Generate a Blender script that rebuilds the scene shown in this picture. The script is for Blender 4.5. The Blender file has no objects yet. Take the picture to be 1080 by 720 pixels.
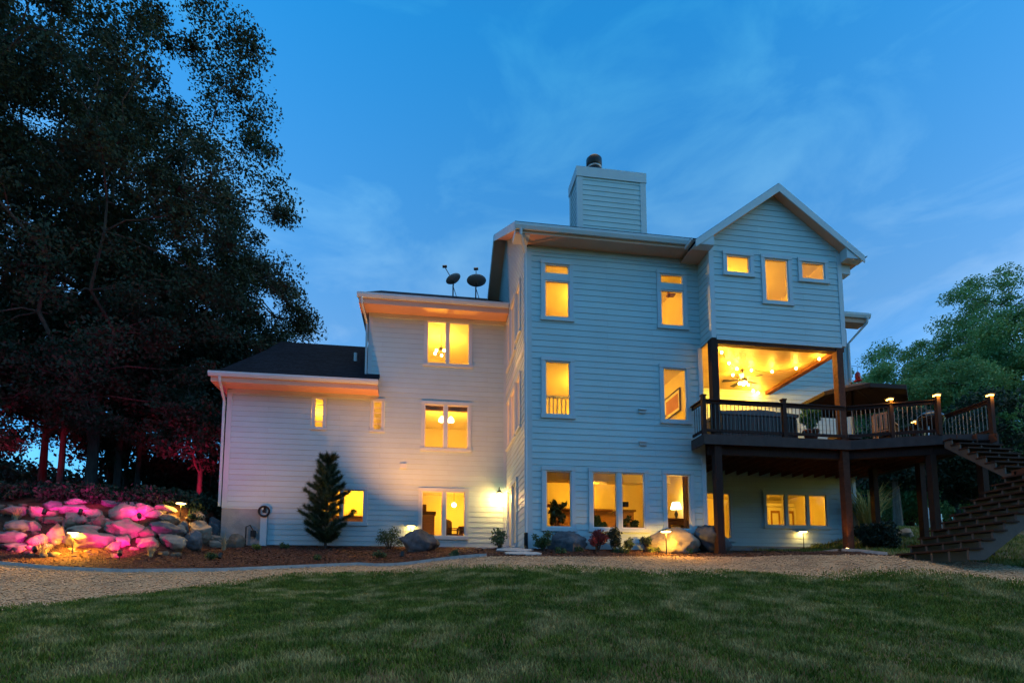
import bpy, math, random
import numpy as np
from mathutils import Vector, Matrix
R = math.radians
rnd = random.Random(7)
nrg = np.random.default_rng(11)
scene = bpy.context.scene
col = scene.collection

# ---------------------------------------------------------------- camera, sky, sun, exposure
CAM = Vector((-2.691, -15.115, -1.237))
YAW, PITCH = R(8.455), R(5.774)
FPX, CX, CY = 601.56, 540.0, 565.9
cd = bpy.data.cameras.new("camera"); cam = bpy.data.objects.new("camera", cd); col.objects.link(cam)
cam.location = CAM; cam.rotation_euler = (R(90) + PITCH, 0, -YAW)
cd.sensor_width = 36; cd.lens = 36 * FPX / 1080; cd.shift_y = (CY - 360) / 1080
cd.clip_start = .05; cd.clip_end = 1500
scene.camera = cam

SUN_EL, SUN_ROT = R(.8), R(112)
SKY_TINT_HIGH, SKY_TINT_LOW, SKY_STRENGTH = (0.215, 1.22, 1.40), (.78, .98, 1.0), 0.15
EXPOSURE = 3.33
LK = .28                                     # every lamp's watts are scaled by this
w = bpy.data.worlds.new("World"); scene.world = w; w.use_nodes = True
nt = w.node_tree; nt.nodes.clear()
def wn(t, **k):
    n = nt.nodes.new(t)
    for a, b in k.items(): setattr(n, a, b)
    return n
sky = wn("ShaderNodeTexSky", sky_type='NISHITA', sun_disc=False)
sky.sun_elevation = SUN_EL; sky.sun_rotation = SUN_ROT; sky.altitude = 100; sky.air_density = 1.0; sky.dust_density = .6; sky.ozone_density = 3.0
tint = wn("ShaderNodeMix", data_type='RGBA', blend_type='MULTIPLY'); tint.inputs[0].default_value = 1
nt.links.new(sky.outputs[0], tint.inputs[6])
tc = wn("ShaderNodeTexCoord")
sx_ = wn("ShaderNodeSeparateXYZ"); nt.links.new(tc.outputs['Generated'], sx_.inputs[0])
tr_ = wn("ShaderNodeValToRGB"); tr_.color_ramp.elements[0].position = .42; tr_.color_ramp.elements[1].position = .74
tr_.color_ramp.elements[0].color = (*[c / 1.4 for c in SKY_TINT_LOW], 1); tr_.color_ramp.elements[1].color = (*[c / 1.4 for c in SKY_TINT_HIGH], 1)
e_ = tr_.color_ramp.elements.new(.97); e_.color = (1.25 / 1.4, 1.2 / 1.4, 1.05 / 1.4, 1)
e_ = tr_.color_ramp.elements.new(.84); e_.color = (*[c / 1.4 for c in SKY_TINT_HIGH], 1)
e_ = tr_.color_ramp.elements.new(.22); e_.color = (.25 / 1.4, .78 / 1.4, 1.15 / 1.4, 1)
nt.links.new(sx_.outputs[2], tr_.inputs[0])
ts_ = wn("ShaderNodeVectorMath", operation='SCALE'); ts_.inputs['Scale'].default_value = 1.25
nt.links.new(tr_.outputs[0], ts_.inputs[0]); nt.links.new(ts_.outputs[0], tint.inputs[7])
mp = wn("ShaderNodeMapping"); mp.inputs['Scale'].default_value = (1.6, 1.6, 4.0); mp.inputs['Rotation'].default_value = (0, R(28), R(20))
nt.links.new(tc.outputs['Generated'], mp.inputs[0])
cn = wn("ShaderNodeTexNoise"); cn.inputs['Scale'].default_value = 2.4; cn.inputs['Detail'].default_value = 7; cn.inputs['Roughness'].default_value = .58; cn.inputs['Distortion'].default_value = .5
nt.links.new(mp.outputs[0], cn.inputs['Vector'])
cr = wn("ShaderNodeValToRGB"); cr.color_ramp.elements[0].position = .46; cr.color_ramp.elements[1].position = .72
cr.color_ramp.elements[0].color = (0, 0, 0, 1); cr.color_ramp.elements[1].color = (.55, .55, .55, 1)
nt.links.new(cn.outputs[0], cr.inputs[0])
cm = wn("ShaderNodeMix", data_type='RGBA', blend_type='MULTIPLY'); cm.inputs[0].default_value = 1
cm.inputs[7].default_value = (3.2, 1.7, 1.2, 1)
nt.links.new(tint.outputs[2], cm.inputs[6])
cx_ = wn("ShaderNodeMix", data_type='RGBA')
nt.links.new(cr.outputs[0], cx_.inputs[0]); nt.links.new(tint.outputs[2], cx_.inputs[6]); nt.links.new(cm.outputs[2], cx_.inputs[7])
bg = wn("ShaderNodeBackground"); bg.inputs[1].default_value = SKY_STRENGTH
wo = wn("ShaderNodeOutputWorld")
nt.links.new(cx_.outputs[2], bg.inputs[0]); nt.links.new(bg.outputs[0], wo.inputs[0])

sl = bpy.data.lights.new("overhead_fill", 'SUN'); sl.energy = .10; sl.angle = R(40); sl.color = (1, .74, .36)
so = bpy.data.objects.new("overhead_fill", sl); col.objects.link(so)
so.rotation_euler = (R(6), 0, R(150))  # shines almost straight down, added to warm lawn and gravel

scene.view_settings.view_transform = 'Standard'; scene.view_settings.look = 'None'
scene.view_settings.exposure = EXPOSURE; scene.view_settings.gamma = 1; scene.view_settings.use_curve_mapping = False
scene.render.engine = 'CYCLES'
cy = scene.cycles
cy.use_denoising = True; cy.max_bounces = 6; cy.diffuse_bounces = 4; cy.glossy_bounces = 2; cy.transmission_bounces = 4
cy.transparent_max_bounces = 12; cy.caustics_reflective = False; cy.caustics_refractive = False; cy.sample_clamp_indirect = 4

# ---------------------------------------------------------------- helpers
_f = Vector((math.sin(YAW) * math.cos(PITCH), math.cos(YAW) * math.cos(PITCH), math.sin(PITCH)))
_r = Vector((math.cos(YAW), -math.sin(YAW), 0)); _u = _r.cross(_f)
def ray(x, y): return (x - CX) / FPX * _r - (y - CY) / FPX * _u + _f
def at(x, y, Y):
    d = ray(x, y); return CAM + d * ((Y - CAM.y) / d.y)
def ss(a, b, x):
    t = np.clip((x - a) / (b - a), 0, 1); return t * t * (3 - 2 * t)
def height(X, Y):
    X = np.asarray(X, float); Y = np.asarray(Y, float)
    zl = np.where(Y > -3, .36 - .2 * (4.35 - np.minimum(Y, 4.35)), -1.11 + .11 * (np.maximum(Y, -11) + 3))
    zr = np.where(Y > 0, .083 * np.minimum(Y, 4.35), .2 * np.maximum(Y, -11))
    zr = zr + .30 * ss(4.5, 7.5, X) * ss(-9, -4.5, Y) * ss(-.2, -2.5, Y)
    k = ss(-4.2, -.6, X)
    z = zl * (1 - k) + zr * k
    z = z - .02 * np.clip(-11 - Y, 0, 20)
    z = z + 1.4 * ss(.6, 4.2, Y) * ss(-9.2, -10.3, X)
    z = z + .17 * np.clip(Y + .5, 0, 12) * ss(9.6, 12.8, X)
    z = z - .35 * ss(10.3, 13, X) * ss(1.0, -2.5, Y) * ss(-9, -5, Y)
    z = z + .025 * np.sin(X * 1.3 + .7 * Y) * np.sin(Y * 1.1 + .4) * ss(-1., -3, Y)
    return z
def hz(x, y): return float(height(x, y))
def hit(px, py):
    d = ray(px, py); t = np.linspace(2, 90, 6000)
    P = np.array(CAM)[None] + np.array(d)[None] * t[:, None]
    b = P[:, 2] - height(P[:, 0], P[:, 1]); i = np.where(b < 0)[0]
    p = P[i[0]] if len(i) else P[-1]
    return Vector(p)
def tx(px_, Y): return at(px_, 560, Y).x
def depth(P): return (Vector(P) - CAM).dot(_f)

class MB:
    def __init__(s): s.v = []; s.f = []
    def add(s, vs, fs):
        n = len(s.v); s.v += [tuple(p) for p in vs]; s.f += [tuple(i + n for i in q) for q in fs]; return s
    def quad(s, a, b, c, d): return s.add([a, b, c, d], [(0, 1, 2, 3)])
    def hexa(s, b, t):
        return s.add(list(b) + list(t), [(3, 2, 1, 0), (4, 5, 6, 7), (0, 1, 5, 4), (1, 2, 6, 5), (2, 3, 7, 6), (3, 0, 4, 7)])
    def box(s, x0, x1, y0, y1, z0, z1):
        return s.hexa([(x0, y0, z0), (x1, y0, z0), (x1, y1, z0), (x0, y1, z0)], [(x0, y0, z1), (x1, y0, z1), (x1, y1, z1), (x0, y1, z1)])
    def cbox(s, x, y, z, a, b, c): return s.box(x - a / 2, x + a / 2, y - b / 2, y + b / 2, z, z + c)
    def pbox(s, P, u0, u1, z0, z1, o0, o1):
        g = P.pt
        return s.hexa([g(u0, z0, o1), g(u1, z0, o1), g(u1, z0, o0), g(u0, z0, o0)], [g(u0, z1, o1), g(u1, z1, o1), g(u1, z1, o0), g(u0, z1, o0)])
    def prism(s, poly, ext):
        n = len(poly); a = [Vector(p) for p in poly]; e = Vector(ext)
        return s.add(a + [p + e for p in a], [tuple(range(n))[::-1], tuple(range(n, 2 * n))] + [(i, (i + 1) % n, n + (i + 1) % n, n + i) for i in range(n)])
    def beam(s, a, b, wd, ht, up=(0, 0, 1)):
        a, b = Vector(a), Vector(b); d = (b - a).normalized(); sd = d.cross(Vector(up))
        if sd.length < 1e-4: sd = d.cross(Vector((1, 0, 0)))
        sd.normalize(); uu = sd.cross(d)
        q = [(-wd / 2, -ht / 2), (wd / 2, -ht / 2), (wd / 2, ht / 2), (-wd / 2, ht / 2)]
        return s.hexa([a + sd * i + uu * j for i, j in q], [b + sd * i + uu * j for i, j in q])
    def tube(s, pts, r, n=8, cap=True):
        pts = [Vector(p) for p in pts]; rs = r if isinstance(r, (list, tuple)) else [r] * len(pts)
        base = len(s.v); prev = None
        for i, p in enumerate(pts):
            d = (pts[min(i + 1, len(pts) - 1)] - pts[max(i - 1, 0)])
            if d.length < 1e-9: d = Vector((0, 0, 1))
            d.normalize()
            if prev is None: sd = d.cross(Vector((.31, .2, .93))); sd.normalize()
            else:
                sd = prev - d * prev.dot(d); sd.normalize()
            prev = sd; tt = d.cross(sd)
            for k in range(n):
                a = 2 * math.pi * k / n; s.v.append(tuple(p + (sd * math.cos(a) + tt * math.sin(a)) * rs[i]))
        for i in range(len(pts) - 1):
            for k in range(n):
                a = base + i * n + k; b = base + i * n + (k + 1) % n; s.f.append((a, b, b + n, a + n))
        if cap:
            s.f.append(tuple(base + k for k in range(n))[::-1]); s.f.append(tuple(base + (len(pts) - 1) * n + k for k in range(n)))
        return s
    def lathe(s, c, prof, n=20, axis=None):
        c = Vector(c); base = len(s.v)
        M = Matrix.Identity(3) if axis is None else Vector((0, 0, 1)).rotation_difference(Vector(axis)).to_matrix()
        for r, z in prof:
            for k in range(n):
                a = 2 * math.pi * k / n; s.v.append(tuple(c + M @ Vector((r * math.cos(a), r * math.sin(a), z))))
        for i in range(len(prof) - 1):
            for k in range(n):
                a = base + i * n + k; b = base + i * n + (k + 1) % n; s.f.append((a, b, b + n, a + n))
        if prof[0][0] > 1e-4: s.f.append(tuple(base + k for k in range(n))[::-1])
        if prof[-1][0] > 1e-4: s.f.append(tuple(base + (len(prof) - 1) * n + k for k in range(n)))
        return s
    def ball(s, c, r, n=12, m=8, sq=1.0):
        return s.lathe(c, [(r * math.sin(math.pi * i / m) if 0 < i < m else 1e-5, -r * sq * math.cos(math.pi * i / m)) for i in range(m + 1)], n)

def origin_of(o):
    v = Vector((0, 0, 0))
    while o: v += o.location; o = o.parent
    return v
def mesh_of(name, mb, smooth=False, off=Vector((0, 0, 0))):
    me = bpy.data.meshes.new(name)
    me.from_pydata([(a - off.x, b - off.y, c - off.z) for a, b, c in mb.v], [], mb.f)
    if smooth: me.polygons.foreach_set('use_smooth', [True] * len(me.polygons))
    me.update(); return me
def part(name, mb, m, parent, label=None, smooth=False, stuff=False):
    o = bpy.data.objects.new(name, mesh_of(name, mb, smooth, origin_of(parent)))
    o.data.materials.append(m); o.parent = parent; col.objects.link(o)
    if label: o['label'] = label
    if stuff: o['kind'] = 'stuff'
    return o
def tag(o, label, cat, group=None):
    o['label'] = label; o['category'] = cat
    if group: o['group'] = group
    return o
def thing(name, label, cat, loc=(0, 0, 0), group=None):
    o = bpy.data.objects.new(name, None); o.location = loc; o.empty_display_size = .2; col.objects.link(o)
    return tag(o, label, cat, group)
def single(name, mb, m, label, cat, group=None, smooth=False):
    a = np.array(mb.v); off = Vector(((a[:, 0].min() + a[:, 0].max()) / 2, (a[:, 1].min() + a[:, 1].max()) / 2, a[:, 2].min()))
    o = bpy.data.objects.new(name, mesh_of(name, mb, smooth, off)); o.location = off; o.data.materials.append(m); col.objects.link(o)
    return tag(o, label, cat, group)
def struct(name, mb, m, smooth=False, kind='structure'):
    o = bpy.data.objects.new(name, mesh_of(name, mb, smooth)); o.data.materials.append(m); col.objects.link(o); o['kind'] = kind; return o
def npmesh(name, V, F, m=None, smooth=False):
    V = np.asarray(V, np.float32); F = np.asarray(F, np.int32); k = F.shape[1]
    me = bpy.data.meshes.new(name); me.vertices.add(len(V)); me.vertices.foreach_set('co', V.ravel())
    me.loops.add(F.size); me.loops.foreach_set('vertex_index', F.ravel())
    me.polygons.add(len(F)); me.polygons.foreach_set('loop_start', np.arange(0, F.size, k, dtype=np.int32))
    me.polygons.foreach_set('loop_total', np.full(len(F), k, np.int32))
    if smooth: me.polygons.foreach_set('use_smooth', np.ones(len(F), bool))
    me.update(calc_edges=True); me.validate()
    if m: me.materials.append(m)
    return me
def copy_tree(o, parent=None):
    c = o.copy(); col.objects.link(c); c.parent = parent
    for ch in list(o.children): copy_tree(ch, c)
    return c

# ---------------------------------------------------------------- materials
def mat(name, c, rough=.6, var=.12, scale=3., bump=0., bscale=40., metal=0., c2=None, spec=.5, detail=4, stretch=None, trans=0.):
    m = bpy.data.materials.new(name); m.use_nodes = True; n = m.node_tree.nodes; l = m.node_tree.links
    b = n['Principled BSDF']; b.inputs['Roughness'].default_value = rough; b.inputs['Metallic'].default_value = metal
    b.inputs['Specular IOR Level'].default_value = spec
    t = n.new('ShaderNodeTexCoord'); src = t.outputs['Object']
    if stretch:
        mpn = n.new('ShaderNodeMapping'); mpn.inputs['Scale'].default_value = stretch; l.new(src, mpn.inputs[0]); src = mpn.outputs[0]
    z = n.new('ShaderNodeTexNoise'); z.inputs['Scale'].default_value = scale; z.inputs['Detail'].default_value = detail; z.inputs['Roughness'].default_value = .6
    l.new(src, z.inputs['Vector'])
    rp = n.new('ShaderNodeValToRGB'); rp.color_ramp.elements[0].position = .3; rp.color_ramp.elements[1].position = .7
    a0 = c if c2 else tuple(x * (1 - var) for x in c); a1 = c2 if c2 else tuple(min(1, x * (1 + var)) for x in c)
    rp.color_ramp.elements[0].color = (*a0, 1); rp.color_ramp.elements[1].color = (*a1, 1)
    l.new(z.outputs[0], rp.inputs[0]); l.new(rp.outputs[0], b.inputs['Base Color'])
    if bump:
        z2 = n.new('ShaderNodeTexNoise'); z2.inputs['Scale'].default_value = bscale; z2.inputs['Detail'].default_value = 8; l.new(src, z2.inputs['Vector'])
        bp = n.new('ShaderNodeBump'); bp.inputs['Strength'].default_value = bump; bp.inputs['Distance'].default_value = .02
        l.new(z2.outputs[0], bp.inputs['Height']); l.new(bp.outputs[0], b.inputs['Normal'])
    if trans:
        tr = n.new('ShaderNodeBsdfTranslucent'); l.new(rp.outputs[0], tr.inputs[0]); mx = n.new('ShaderNodeMixShader'); mx.inputs[0].default_value = trans
        l.new(b.outputs[0], mx.inputs[1]); l.new(tr.outputs[0], mx.inputs[2]); l.new(mx.outputs[0], n['Material Output'].inputs[0])
    return m
def emit(name, c, s):
    s *= LK * 1.6
    m = bpy.data.materials.new(name); m.use_nodes = True; n = m.node_tree.nodes; n.clear()
    e = n.new('ShaderNodeEmission'); e.inputs[0].default_value = (*c, 1); e.inputs[1].default_value = s
    o = n.new('ShaderNodeOutputMaterial'); m.node_tree.links.new(e.outputs[0], o.inputs[0]); return m
def glass_mat():
    m = bpy.data.materials.new('window_glass'); m.use_nodes = True; n = m.node_tree.nodes; n.clear(); l = m.node_tree.links
    t = n.new('ShaderNodeBsdfTransparent'); t.inputs[0].default_value = (.95, .96, .95, 1)
    g = n.new('ShaderNodeBsdfGlossy'); g.inputs['Roughness'].default_value = .02
    f = n.new('ShaderNodeFresnel'); f.inputs[0].default_value = 1.22
    x = n.new('ShaderNodeMixShader'); o = n.new('ShaderNodeOutputMaterial')
    l.new(f.outputs[0], x.inputs[0]); l.new(t.outputs[0], x.inputs[1]); l.new(g.outputs[0], x.inputs[2]); l.new(x.outputs[0], o.inputs[0]); return m
def shingle_mat():
    m = mat('roof_shingle', (.012, .020, .031), .95, .4, 9, .5, 60, spec=.06)
    n = m.node_tree.nodes; l = m.node_tree.links
    br = n.new('ShaderNodeTexBrick'); br.inputs['Scale'].default_value = 1; br.inputs['Brick Width'].default_value = .35; br.inputs['Row Height'].default_value = .14
    br.inputs['Mortar Size'].default_value = .006
    br.inputs['Color1'].default_value = (1, 1, 1, 1); br.inputs['Color2'].default_value = (.6, .6, .62, 1); br.inputs['Mortar'].default_value = (.25, .25, .25, 1)
    l.new(n['Texture Coordinate'].outputs['Object'], br.inputs['Vector'])
    mx = n.new('ShaderNodeMix'); mx.data_type = 'RGBA'; mx.blend_type = 'MULTIPLY'; mx.inputs[0].default_value = 1
    l.new(n['Color Ramp'].outputs[0], mx.inputs[6]); l.new(br.outputs[0], mx.inputs[7]); l.new(mx.outputs[2], n['Principled BSDF'].inputs['Base Color'])
    return m
def ground_mat(name, c1, c2, c3, s1, s2, bump, bscale, rough=.95):
    m = mat(name, c1, rough, 0, s1, bump, bscale, c2=c2, spec=.15, detail=6)
    n = m.node_tree.nodes; l = m.node_tree.links
    z = n.new('ShaderNodeTexNoise'); z.inputs['Scale'].default_value = s2; z.inputs['Detail'].default_value = 5; l.new(n['Texture Coordinate'].outputs['Object'], z.inputs['Vector'])
    rp = n.new('ShaderNodeValToRGB'); rp.color_ramp.elements[0].position = .47; rp.color_ramp.elements[1].position = .68; l.new(z.outputs[0], rp.inputs[0])
    mx = n.new('ShaderNodeMix'); mx.data_type = 'RGBA'; l.new(rp.outputs[0], mx.inputs[0]); l.new(n['Color Ramp'].outputs[0], mx.inputs[6]); mx.inputs[7].default_value = (*c3, 1)
    l.new(mx.outputs[2], n['Principled BSDF'].inputs['Base Color']); return m

SIDING = mat('lap_siding_paint', (.48, .63, .63), .55, .06, .8, .12, 90)
def seams(m):
    n = m.node_tree.nodes; l = m.node_tree.links; sp = n.new('ShaderNodeSeparateXYZ'); l.new(n['Texture Coordinate'].outputs['Object'], sp.inputs[0])
    ad = n.new('ShaderNodeMath'); l.new(sp.outputs[0], ad.inputs[0]); l.new(sp.outputs[1], ad.inputs[1]); cb_ = n.new('ShaderNodeCombineXYZ'); l.new(ad.outputs[0], cb_.inputs[0]); l.new(sp.outputs[2], cb_.inputs[1])
    br = n.new('ShaderNodeTexBrick'); br.offset = .37; br.inputs['Scale'].default_value = 1; br.inputs['Brick Width'].default_value = 3.66; br.inputs['Row Height'].default_value = .178; br.inputs['Mortar Size'].default_value = .0035; br.inputs['Mortar Smooth'].default_value = .3
    br.inputs['Color1'].default_value = (1, 1, 1, 1); br.inputs['Color2'].default_value = (.93, .93, .94, 1); br.inputs['Mortar'].default_value = (.72, .72, .73, 1); l.new(cb_.outputs[0], br.inputs['Vector'])
    mx = n.new('ShaderNodeMix'); mx.data_type = 'RGBA'; mx.blend_type = 'MULTIPLY'; mx.inputs[0].default_value = 1; l.new(n['Color Ramp'].outputs[0], mx.inputs[6]); l.new(br.outputs[0], mx.inputs[7])
    l.new(mx.outputs[2], n['Principled BSDF'].inputs['Base Color'])
seams(SIDING)
TRIM = mat('trim_paint', (.50, .59, .61), .5, .05, 2, .05, 60)
SOFFIT = mat('soffit_paint', (.60, .36, .24), .6, .05, 2)
ROOF = shingle_mat()
CONCRETE = mat('foundation_concrete', (.30, .30, .29), .9, .2, 2.5, .4, 35)
KERB = mat('bed_edging_concrete', (.42, .41, .38), .85, .2, 6, .3, 50)
STAIN = mat('dark_stained_wood', (.036, .016, .012), .75, .3, 6, .2, 50, spec=.2, stretch=(6, 6, 1))
STAINR = mat('reddish_deck_wood', (.10, .034, .018), .75, .3, 5, .2, 40, spec=.2, stretch=(3, 1, 3))
STRINGW = mat('weathered_stringer_wood', (.075, .06, .052), .7, .2, 5, .2, 40)
FASCIA = mat('deck_fascia_wood', (.07, .05, .045), .75, .2, 5, .2, 40, spec=.2)
METAL = mat('dark_bronze_metal', (.035, .03, .027), .4, .2, 8, metal=.6)
BALUST = mat('baluster_metal', (.10, .085, .07), .35, .2, 8, metal=.5)
DISHP = mat('dish_grey_paint', (.38, .40, .42), .5, .1, 6)
STEEL = mat('brushed_steel', (.5, .5, .48), .3, .1, 10, metal=.9)
PINEWOOD = mat('porch_ceiling_planks', (.42, .27, .12), .5, .22, 3, .15, 30, stretch=(.5, 9, 1))
ROOMP = mat('warm_room_paint', (.70, .62, .42), .8, .05, 2)
CEILP = mat('room_ceiling_paint', (.78, .74, .62), .8, .04, 2)
FLOORP = mat('room_floor_wood', (.3, .17, .08), .5, .2, 4, stretch=(1, 8, 1))
WHITEP = mat('white_enamel', (.78, .76, .70), .45, .03, 3)
DARKW = mat('walnut_furniture', (.14, .06, .025), .5, .3, 5, stretch=(1, 1, 8))
MIDW = mat('oak_furniture', (.34, .17, .07), .5, .25, 5, stretch=(1, 1, 8))
CURT = mat('curtain_cloth', (.42, .20, .07), .9, .15, 6)
PAPER = mat('print_paper', (.75, .70, .58), .8, .2, 9)
GLASS = glass_mat()
POT = mat('terracotta', (.33, .13, .07), .8, .15, 6)
TUBP = mat('spa_cabinet', (.085, .05, .038), .5, .2, 5, stretch=(9, 9, 1))
TUBC = mat('spa_cover_vinyl', (.10, .08, .07), .6, .1, 4)
CANVAS = mat('umbrella_canvas', (.02, .013, .011), .85, .15, 4)
BLACK = mat('black_enamel', (.012, .012, .013), .25, .2, 8)
PLASTIC = mat('white_resin', (.65, .68, .70), .4, .05, 4)
ROCK = [mat('fieldstone_' + n, c, .9, 0, 3.2, 1.0, 7, c2=c2, detail=10, spec=.2) for n, c, c2 in (
    ('grey', (.11, .105, .10), (.25, .24, .225)), ('tan', (.17, .135, .10), (.36, .30, .23)), ('brown', (.11, .08, .055), (.25, .19, .135)), ('slate', (.05, .055, .06), (.15, .16, .17)))]
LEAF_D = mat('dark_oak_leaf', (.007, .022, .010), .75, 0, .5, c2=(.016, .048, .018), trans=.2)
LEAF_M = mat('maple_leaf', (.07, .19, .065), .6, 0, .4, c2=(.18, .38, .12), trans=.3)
LEAF_G = mat('shrub_leaf', (.045, .08, .025), .55, 0, 9, c2=(.10, .16, .05), trans=.2)
LEAF_DK = mat('yew_leaf', (.015, .03, .015), .6, 0, 6, c2=(.03, .055, .025))
LEAF_R = mat('barberry_leaf', (.22, .03, .035), .6, 0, 9, c2=(.38, .07, .06), trans=.2)
LEAF_Y = mat('lime_groundcover_leaf', (.14, .19, .03), .6, 0, 9, c2=(.26, .30, .06), trans=.2)
STRAW = mat('dry_grass', (.34, .25, .13), .8, 0, 8, c2=(.5, .40, .22))
GRASSY = mat('tall_grass_leaf', (.26, .32, .08), .7, 0, 5, c2=(.60, .50, .20), trans=.2)  # leaf colour brightened to carry the warm lamp light on the reeds
NEEDLE = mat('pine_needle', (.018, .045, .022), .6, 0, 4, c2=(.05, .095, .035), trans=.15)
BARK = mat('bark', (.055, .042, .033), .95, .4, 5, .8, 18, stretch=(3, 3, .6))
BARKL = mat('pale_bark', (.15, .12, .09), .95, .3, 5, .8, 18, stretch=(3, 3, .6))
MULCH = ground_mat('bark_mulch', (.055, .022, .013), (.13, .055, .03), (.03, .013, .009), 28, 3, 1., 40)
CHIP = mat('bark_chip', (.05, .02, .012), .95, 0, 14, c2=(.19, .085, .045))
GRAVEL = ground_mat('pea_gravel', (.34, .22, .12), (.62, .42, .24), (.24, .165, .10), 45, 1.6, .8, 70)
PEBBLE = mat('pebble', (.30, .20, .11), .9, 0, 17, c2=(.68, .48, .29), detail=2)
LAWN = ground_mat('turf_soil', (.045, .042, .018), (.085, .075, .03), (.16, .12, .06), 5, 1.1, .6, 30)
BLADE = ground_mat('turf_blade', (.052, .098, .012), (.20, .23, .028), (.46, .36, .13), 2.6, 1.7, 0, 1, .6)
SHEDP = mat('shed_boards', (.13, .125, .12), .8, .15, 3, .2, 20, stretch=(8, 8, 1))
WARM = (1, .475, .03)
AMBER = (1, .34, .06)
BULB = emit('warm_bulb', (1, .62, .2), 14)
BULBS = emit('string_bulb', (1, .62, .2), 22)
GLOBE = emit('lantern_globe', (1, .66, .2), 26)
SHADE = emit('lit_lampshade', (1, .72, .3), 3.2)
LEDCAP = emit('led_lens', (1, .62, .2), 7)
CAPLED = emit('cap_lens', (1, .5, .1), 2.6)
PINKLED = emit('magenta_lens', (1, .05, .45), 8)

def lamp(loc, watts, color=WARM, radius=.06, kind='POINT', aim=None, cone=None, blend=.6, name='lamp_light'):
    L = bpy.data.lights.new(name, kind); L.energy = watts * LK; L.color = color; L.shadow_soft_size = radius
    o = bpy.data.objects.new(name, L); o.location = loc; col.objects.link(o)
    if kind == 'SPOT':
        L.spot_size = R(cone); L.spot_blend = blend
        o.rotation_euler = (Vector(aim) - Vector(loc)).to_track_quat('-Z', 'Y').to_euler()
    return o

# ---------------------------------------------------------------- terrain
EDGE = [(-60, 8), (-30, 4), (-16, 1.4), (-14, .55), (-12.7, -.05), (-11, -.78), (-9.45, -1.12), (-7.5, -.92), (-4.45, .2), (-2.5, -.6), (-.75, -1.7), (.75, -1.55), (2.8, -1.35), (4.9, -1.35), (6.0, -2.0), (6.9, -2.85), (8.0, -3.1), (9.0, -3.3), (9.4, -4.2), (9.7, -5.6), (10.2, -6.9), (60, -7)]
LAWNB = [(-60, -12), (-14, -9), (-10, -7.4), (-8.4, -5.9), (-8.0, -4.8), (-7.5, -4.1), (-7.2, -3.1), (-6.3, -2.15), (-5.2, -1.6), (-3.9, -1.05), (-2.2, -2.5), (-1, -3.6), (.6, -3.8), (2, -4.15), (4, -4.35), (5.8, -4.8), (7, -5.7), (8, -6.35), (10, -7), (60, -7.2)]
def interp(t, x): return np.interp(x, [p[0] for p in t], [p[1] for p in t])
def wob(x): return .12 * np.sin(x * 2.1) + .08 * np.sin(x * 5.3 + 1) + .05 * np.sin(x * 11.7)
def edgeY(x): return interp(EDGE, x)
def lawnY(x): return np.minimum(interp(LAWNB, x) + wob(np.asarray(x)) * ss(10, 8, x), edgeY(x) - .08)
def backY(x): return np.where(np.asarray(x) < 8.3, 6.0, edgeY(x) + .02)
def zone(name, m, xs, lo, hi, n, power=1.):
    xs = np.asarray(xs); t = np.linspace(0, 1, n) ** power
    A, B = lo(xs), hi(xs); Y = A[:, None] * (1 - t) + B[:, None] * t; X = np.repeat(xs[:, None], n, 1); Z = height(X, Y)
    V = np.stack([X, Y, Z], -1).reshape(-1, 3); i, j = np.meshgrid(np.arange(len(xs) - 1), np.arange(n - 1), indexing='ij'); a = (i * n + j).ravel()
    F = np.stack([a, a + n, a + n + 1, a + 1], 1)
    o = bpy.data.objects.new(name, npmesh(name, V, F, m, True)); col.objects.link(o); o['kind'] = 'structure'; return o
XS = np.concatenate([np.linspace(-150, -20, 30)[:-1], np.linspace(-20, 18, 300), np.linspace(18, 150, 30)[1:]])
zone('lawn', LAWN, XS, lambda x: np.full(x.shape, -60.), lawnY, 260, .35)
zone('gravel_path', GRAVEL, XS, lawnY, edgeY, 30)
XB = XS[XS <= 8.29]
zone('mulch_bed', MULCH, XB, edgeY, backY, 70)
XB2 = np.concatenate([[XB[-1]], [8.31], XS[XS > 8.31]])
zone('back_lawn', LAWN, XB2, lambda x: np.where(x < 8.3, 6., edgeY(x)), lambda x: np.full(x.shape, 140.), 120, 2.)
zone('back_ground', LAWN, XB, lambda x: np.full(x.shape, 6.), lambda x: np.full(x.shape, 140.), 90, 2.)

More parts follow.
